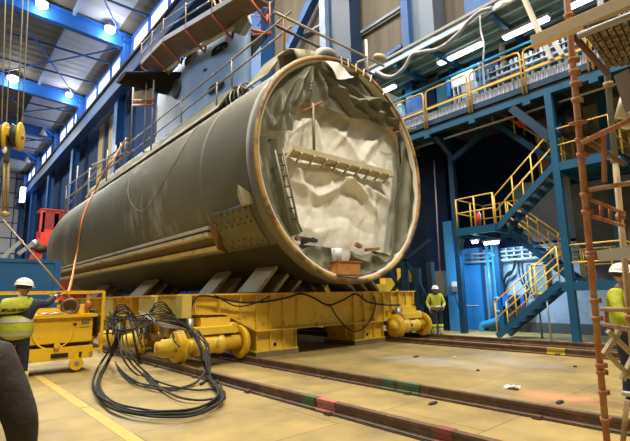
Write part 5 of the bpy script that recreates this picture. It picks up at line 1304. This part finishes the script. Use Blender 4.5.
def person(label, loc, rz, J, jacket, trous, helmet=True, glove=None, band=(.55, .75), vest=None, shin_band=None, hood=None, h=1.0, beard=False, detail=True):
    """J overrides joint positions; local x right, y forward, z up"""
    root = thing('person', label, 'person', loc); root.rotation_euler = (0, 0, rz)
    j = dict(pelvis=V3(0, 0, .95), waist=V3(0, 0, 1.08), chest=V3(0, .0, 1.3), neck=V3(0, .0, 1.47), head=V3(0, .03, 1.64))
    for s_, n_ in ((-1, 'l'), (1, 'r')):
        j['sh' + n_] = V3(.185 * s_, 0, 1.41); j['el' + n_] = V3(.25 * s_, .02, 1.13); j['wr' + n_] = V3(.25 * s_, .12, .88); 
        j['hip' + n_] = V3(.1 * s_, 0, .9); j['kn' + n_] = V3(.115 * s_, .03, .5); j['an' + n_] = V3(.12 * s_, -.01, .09); j['to' + n_] = V3(.14 * s_, .17, .04)
    for k, v in J.items(): j[k] = V(v)
    for k in j: j[k] = j[k] * h
    N = [('pelvis', (.13, .10)), ('waist', (.125, .095)), ('chest', (.15, .105)), ('neck', .06), ('head0', .055)]
    j['head0'] = j['neck'].lerp(j['head'], .45)
    vs = [(j['pelvis'], .12), (j['waist'], .115), (j['chest'], .13), (j['neck'], .055), (j['head0'], .055)]
    ed = [(0, 1), (1, 2), (2, 3), (3, 4)]
    for n_ in 'lr':
        b_ = len(vs)
        hand = j['wr' + n_] + (j['wr' + n_] - j['el' + n_]).normalized() * .075
        j['ha' + n_] = hand
        vs += [(j['sh' + n_], .06), (j['el' + n_], .042), (j['wr' + n_], .028), (hand, (.036, .02))]
        ed += [(2, b_), (b_, b_ + 1), (b_ + 1, b_ + 2), (b_ + 2, b_ + 3)]
        b_ = len(vs)
        vs += [(j['hip' + n_], .085), (j['kn' + n_], .055), (j['an' + n_], .04), (j['to' + n_], .035)]
        ed += [(0, b_), (b_, b_ + 1), (b_ + 1, b_ + 2), (b_ + 2, b_ + 3)]
    body = skinmesh('body', SKIN if glove is None else SKIN, root, vs, ed)
    # head, ears, nose, eyes joined into the body mesh
    hd = j['head']; fd = (j.get('face') or V3(0, 1, 0)).normalized(); sd = fd.cross(V3(0, 0, 1)).normalized(); up_ = sd.cross(fd)
    m = MB()
    n = 20; rows = []
    for a_ in range(n // 2 + 1):
        th = PI * a_ / (n // 2); row = []
        for k in range(n):
            an = 2 * PI * k / n; x = math.sin(th) * math.cos(an); y = math.sin(th) * math.sin(an); z = math.cos(th)
            wx = .075 * (1 - .22 * max(0, -z)); wy = .095 * (1 - .12 * max(0, -z)); 
            row.append(hd + sd * (x * wx) + fd * (y * wy + .012 * max(0, -z)) + up_ * (z * .12))
        rows.append(row + [row[0]])
    m.grid(rows)
    m.tube([hd + fd * .085 + up_ * .02, hd + fd * .112 - up_ * .022, hd + fd * .09 - up_ * .03], [.01, .017, .012], 8)
    for s_ in (-1, 1): m.ball(hd + sd * (s_ * .078) - up_ * .005, .03, 8, .35, .7, 1)
    m.tube([hd + fd * .088 - up_ * .06 - sd * .022, hd + fd * .096 - up_ * .06, hd + fd * .088 - up_ * .06 + sd * .022], .006, 6)
    # fingers
    for n_ in 'lr':
        w = j['wr' + n_]; dr_ = (w - j['el' + n_]).normalized(); sx = dr_.cross(V3(0, 0, 1)); sx = sx.normalized() if sx.length > .2 else V3(0, 1, 0); pn = sx.cross(dr_).normalized()
        for k in range(4):
            b0 = w + dr_ * .075 + sx * ((k - 1.5) * .019); L = (.07, .08, .075, .06)[k]
            m.tube([b0, b0 + dr_ * L * .5 - pn * .006, b0 + dr_ * L * .85 - pn * .03, b0 + dr_ * L * .8 - pn * .05], [.0095, .009, .008, .006], 6)
        s2 = -1 if n_ == 'r' else 1
        b0 = w + dr_ * .03 + sx * (s2 * -.03)
        m.tube([b0, b0 + dr_ * .03 + sx * (s2 * -.025), b0 + dr_ * .06 + sx * (s2 * -.022) - pn * .012], [.012, .011, .008], 6)
    extra = m.build('tmp', SKIN, None, origin=(0, 0, 0))
    bm = bmesh.new(); bm.from_mesh(body.data); bm.from_mesh(extra.data); bm.to_mesh(body.data); bm.free(); bpy.data.objects.remove(extra)
    for p in body.data.polygons: p.use_smooth = True
    for s_ in (-1, 1):
        e = MB(); e.ball(hd + sd * (s_ * .03) + fd * .087 + up_ * .012, .009, 8); o = e.build('eye', DARK, None, origin=(0, 0, 0)); o.parent = root
    def cbuild(mb, nm, m_): o = mb.build(nm, m_, None, origin=(0, 0, 0)); o.parent = root; return o
    # hair
    hb = MB(); hr = []
    for a_ in range(7):
        th = PI * .62 * a_ / 6; hr.append([hd + sd * (math.sin(th) * math.cos(2 * PI * k / 16) * .081) + fd * (math.sin(th) * math.sin(2 * PI * k / 16) * .1 - .008) + up_ * (math.cos(th) * .127 + .01 + (.05 * max(0, math.sin(2 * PI * k / 16)) if a_ > 4 else 0)) for k in range(17)])
    hb.grid(hr); cbuild(hb, 'hair', HAIR)
    if beard:
        bb = MB(); bb.ball(hd + fd * .05 - up_ * .085, .062, 10, .95, .9, .75); cbuild(bb, 'beard', mat('brown_beard', (.12, .06, .035), .8))
    if helmet:
        hm = MB(); rr = []
        for a_ in range(9):
            th = PI * .52 * a_ / 8; rr.append([hd + up_ * .035 + sd * (math.sin(th) * math.cos(2 * PI * k / 24) * .118) + fd * (math.sin(th) * math.sin(2 * PI * k / 24) * .14) + up_ * (math.cos(th) * .118) for k in range(25)])
        rr.append([hd + up_ * .022 + sd * (math.cos(2 * PI * k / 24) * .128) + fd * (math.sin(2 * PI * k / 24) * .15 + (.045 * max(0, math.sin(2 * PI * k / 24)) ** 2)) for k in range(25)])
        hm.grid(rr); hm.beam(hd + fd * .11 + up_ * .115, hd - fd * .11 + up_ * .12, .03, .02, up_)
        o = cbuild(hm, 'helmet', HELM)
        hs = MB(); hs.tube([hd + sd * .085 - up_ * .0, hd + sd * .07 - up_ * .07 + fd * .03, hd - up_ * .125 + fd * .06, hd - sd * .07 - up_ * .07 + fd * .03, hd - sd * .085], .006, 6); cbuild(hs, 'chin_strap', DARK)
        cbuild(MB().lathe(hd + up_ * .01, up_, [(-.03, .088), (-.03, .1), (.03, .108), (.03, .09)], 20, True), 'helmet_band', DARK)
    # jacket: torso and sleeves
    vs = [(j['waist'] - V3(0, 0, .16), (.185, .15)), (j['waist'], (.18, .145)), (j['chest'], (.20, .15)), (j['chest'].lerp(j['neck'], .62), (.13, .1)), (j['neck'] + V3(0, 0, .035), (.085, .08))]
    ed = [(0, 1), (1, 2), (2, 3), (3, 4)]
    for n_ in 'lr':
        b_ = len(vs)
        vs += [(j['sh' + n_], .088), (j['sh' + n_].lerp(j['el' + n_], .55), .072), (j['el' + n_], .064), (j['wr' + n_].lerp(j['el' + n_], .12), .046)]
        ed += [(2, b_), (b_, b_ + 1), (b_ + 1, b_ + 2), (b_ + 2, b_ + 3)]
    skinmesh('jacket', jacket, root, vs, ed)
    vs = [(j['pelvis'] + V3(0, 0, .06), (.155, .125))]; ed = []
    for n_ in 'lr':
        b_ = len(vs)
        vs += [(j['hip' + n_], .108), (j['kn' + n_], .08), (j['an' + n_] + V3(0, 0, .05), .07)]
        ed += [(0, b_), (b_, b_ + 1), (b_ + 1, b_ + 2)]
        fo = MB(); 
        bt = skinmesh('boot', LEATH, root, [(j['an' + n_] + V3(0, 0, .09), .058), (j['an' + n_] - V3(0, 0, .02), .058), (j['to' + n_], (.048, .042))], [(0, 1), (1, 2)])
        if shin_band:
            k0 = j['kn' + n_]; a0 = j['an' + n_]
            for (t0, t1, m_) in shin_band:
                pA = k0.lerp(a0, t0); pB = k0.lerp(a0, t1); cbuild(MB().cyl(pA, pB, .088, 16), 'shin_band', m_)
    skinmesh('trousers', trous, root, vs, ed)
    if glove:
        for n_ in 'lr':
            g_ = skinmesh('glove', glove, root, [(j['wr' + n_], .042), (j['ha' + n_], (.048, .034)), (j['ha' + n_] + (j['ha' + n_] - j['wr' + n_]) * .8, (.04, .03))], [(0, 1), (1, 2)])
    return root, j, cbuild
# 1: man in the middle distance
v = AZ(438, 337); 
rt, j, cb_ = person('person in hi-vis jacket and white helmet standing by the far rail', (v.x, v.y, 0), 2.35,
    dict(wrr=(.24, .17, .95), elr=(.30, -.02, 1.14), wrl=(-.2, .2, 1.02), ell=(-.29, .0, 1.12), head=(0.0, .05, 1.62)), HIVIS, NAVYC, glove=NAVYC, h=1.0,
    shin_band=((.15, .5, HIVIS), (.62, .8, HIVIS), (.5, .62, BAND), (.8, .9, BAND)))
cb_(MB().lathe(j['waist'] + V3(0, 0, -.05), (0, 0, 1), [(-.03, .19), (-.03, .202), (.03, .202), (.03, .19)], 20, True), 'reflective_band', BAND)
sk_ = skinmesh('shoulder_yoke', NAVYC, rt, [(j['chest'] + V3(0, 0, .05), (.2, .155)), (j['neck'] - V3(0, 0, .03), (.13, .115)), (j['neck'] + V3(0, 0, .03), (.09, .09)), (j['shl'] + V3(-.01, 0, .0), .095), (j['shr'] + V3(.01, 0, .0), .095)], [(0, 1), (1, 2), (0, 3), (0, 4)])
# 2: bearded man at the right, behind the scaffold
v = AZ(619, 409)
rt, j, cb_ = person('bearded person in hi-vis jacket and white helmet behind the rusty scaffold', (v.x + .15, v.y - .14, 0), 3.05,
    dict(wrr=(.2, .3, 1.02), elr=(.30, .08, 1.12), wrl=(-.14, .32, 1.02), ell=(-.29, .1, 1.1), face=(-.42, 1, -.12), head=(0, .05, 1.66)), HIVIS, NAVYC, h=1.02, beard=True)
skinmesh('inner_shirt', NAVYC, rt, [(j['waist'] + V3(0, .075, -.05), (.1, .1)), (j['chest'] + V3(0, .08, 0), (.1, .1)), (j['neck'] + V3(0, .04, -.02), (.085, .08))], [(0, 1), (1, 2)])
skinmesh('shoulder_yoke', NAVYC, rt, [(j['chest'] + V3(0, -.01, .09), (.19, .14)), (j['neck'] - V3(0, 0, .03), (.125, .11)), (j['shl'] + V3(.06, 0, .02), .085), (j['shr'] + V3(-.06, 0, .02), .085)], [(0, 1), (0, 2), (0, 3)])
cb_(MB().lathe(j['knr'].lerp(j['anr'], .72), (0, 0, 1), [(-.03, .08), (-.03, .09), (.03, .09), (.03, .08)], 16, True), 'reflective_band', BAND)
cb_(MB().lathe(j['knl'].lerp(j['anl'], .72), (0, 0, 1), [(-.03, .08), (-.03, .09), (.03, .09), (.03, .08)], 16, True), 'reflective_band', BAND)
# 3: worker at the cart, seen from behind
rz = -.42
v = AD(17, 320, 6.7); LOC = V((v.x, v.y, 0))
Rm = Matrix.Rotation(rz, 4, 'Z'); 
def loc_of(wp): return Rm.inverted() @ (V(wp) - LOC)
hr_ = 1 / 1.02 * loc_of(AY(61, 294, LOC.y + .45)); hl_ = 1 / 1.02 * loc_of(AY(1, 300, LOC.y + .45))
dirr = (hr_ - V3(.2, 0, 1.43))
rt, j, cb_ = person('person in a lettered hi-vis vest and white helmet working at the yellow cart', LOC, rz,
    dict(wrr=V3(.2, 0, 1.43) + dirr.normalized() * min(.58, dirr.length), elr=V3(.2, 0, 1.43) + dirr.normalized() * .3 + V3(.02, -.03, -.07), shr=(.21, .02, 1.44),
         wrl=(-.24, .38, 1.38), ell=(-.33, .12, 1.25), neck=(0, .03, 1.49), head=(.03, .07, 1.69), face=(.5, 1, -.15)), NAVYC, NAVYC, glove=DARKC, h=1.02, shin_band=((.1, .42, HIVIS),))
vest = skinmesh('vest', HIVIS, rt, [(j['waist'] - V3(0, 0, .2), (.25, .22)), (j['waist'], (.24, .21)), (j['chest'], (.265, .215)), (j['chest'].lerp(j['neck'], .7), (.17, .15)), (j['neck'] + V3(0, .0, .03), (.1, .1)), (j['shl'] + V3(-.01, 0, .0), .125), (j['shr'] + V3(.01, 0, .0), .125)],
    [(0, 1), (1, 2), (2, 3), (3, 4), (3, 5), (3, 6)])
for z in (1.2, 1.0):
    bm = bmesh.new(); bm.from_mesh(vest.data)
    # ring that follows the vest section at this height
    pts = []
    for k in range(28):
        a = 2 * PI * k / 28; dr_ = V3(math.cos(a), math.sin(a), 0); best = None
        c0 = V3(0, .01, z)
        from mathutils.bvhtree import BVHTree
        if k == 0: bvh = BVHTree.FromBMesh(bm)
        h_ = bvh.ray_cast(c0, dr_); h2 = bvh.ray_cast(c0 + V3(0, 0, .055), dr_)
        pts.append([c0 + dr_ * ((h_[3] or .2) + .006), c0 + V3(0, 0, .055) + dr_ * ((h2[3] or .2) + .006)])
    bm.free(); pts.append(pts[0]); cb_(MB().grid(pts), 'reflective_band', BAND)
cu = bpy.data.curves.new('lettering', 'FONT'); cu.body = 'METALLINE ARMOR'; cu.size = .075; cu.align_x = 'CENTER'; cu.extrude = .002; cu.offset = .0022
to = bpy.data.objects.new('lettering_tmp', cu); COL.objects.link(to)
dg = bpy.context.evaluated_depsgraph_get(); dg.update(); tm = bpy.data.meshes.new_from_object(to.evaluated_get(dg)); bpy.data.objects.remove(to)
bm = bmesh.new(); bm.from_mesh(vest.data); bvh = BVHTree.FromBMesh(bm); bm.free()
wmax = max(abs(v_.co.x) for v_ in tm.vertices); sc_ = .165 / wmax
for v_ in tm.vertices:
    x = v_.co.x * sc_; z = 1.36 + v_.co.y * .85; h_ = bvh.ray_cast(V3(x, -.6, z), V3(0, 1, 0)); yy = h_[0].y if h_[0] else -.18
    v_.co = V3(x, yy - .004 - v_.co.z, z)
tm.materials.clear(); tm.materials.append(BLACK)
lt = bpy.data.objects.new('back_lettering', tm); COL.objects.link(lt); lt.parent = rt
# 4: dark figure at the lower left
v = AD(-71, 420, 1.65)
person('person in a dark jacket in the near left corner, only one shoulder showing', (v.x, v.y, 0), -.5, dict(shr=(.23, 0, 1.39), shl=(-.23, 0, 1.39), elr=(.34, .02, 1.12), wrr=(.3, .16, .9)), DARKC, DARKC, helmet=False, h=.92)

# ================================================================== LIGHT
w = bpy.data.worlds.new('world'); SC.world = w; w.use_nodes = True
bg = w.node_tree.nodes['Background']; bg.inputs['Color'].default_value = (.75, .8, .9, 1); bg.inputs['Strength'].default_value = .07
def area(nm, loc, target, size, power, col=(1, .86, .62), sy=None, spread=None):
    l = bpy.data.lights.new(nm, 'AREA'); l.energy = power; l.size = size; l.color = col
    if sy: l.shape = 'RECTANGLE'; l.size_y = sy
    if spread: l.spread = spread
    o = bpy.data.objects.new(nm, l); COL.objects.link(o); o.location = loc
    o.rotation_euler = (V(target) - V(loc)).to_track_quat('-Z', 'Y').to_euler(); return o
# rows of high-bay hall lamps hanging from the roof along the hall
for (x, y, p_) in ((9, -7, 6200), (2, -5, 3800), (1, 5, 3300), (8, 6, 2600), (6.5, 14, 4200), (6.5, 24, 4200), (5, 34, 4200), (3, 50, 4200)):
    area('high_bay_lamp', (x, y, 26), (x + 1.5, y + 1, 0), 1.6, p_ * .8, (1, .9, .72))
for (x, y, p_) in ((4, 60, 5000), (6, 85, 5000), (4, 110, 5000)):
    area('high_bay_lamp', (x, y, 30), (x + 1.5, y + 1, 0), 1.6, p_, (1, .92, .8))
# daylight from the clerestory row of the opposite wall
area('opposite_clerestory', (-15.5, 30, 31), (9, 26, 6), 80, 9000, (.72, .86, 1), 4)
# the bulbs seen under the roof beams
for (px, py, yy) in ((42, 5, 53.2), (110, 30, 53.2), (13, 79, 75.6), (69, 95, 75.6)):
    l = bpy.data.lights.new('hall_bulb', 'POINT'); l.energy = 500; l.color = (1, .95, .85); l.shadow_soft_size = .5
    o = bpy.data.objects.new('hall_bulb', l); COL.objects.link(o); o.location = AY(px, py, yy) - V((0, 0, .8))
# tube lights
for (y, x, z, e) in ((11.9, 15, 10.6, 30), (8.3, 15, 10.7, 55), (5.8, 15, 10.5, 55), (3, 15, 10.5, 45)):
    area('canopy_tube', (x, y, z), (x, y, 0), .15, e, (.8, .92, 1), 1.8)
area('landing_tube_light', (15, 7.7, 3.1), (15.6, 7.6, 0), .15, 130, (.45, .72, 1), .9)
area('landing_tube_light', (15, 8.35, 3.1), (16.0, 8.8, 1), .15, 70, (.45, .72, 1), .4)
vs_ = SC.view_settings; vs_.view_transform = 'Standard'; vs_.look = 'None'; vs_.exposure = 0.0; vs_.gamma = 1.0
SC.render.film_transparent = False
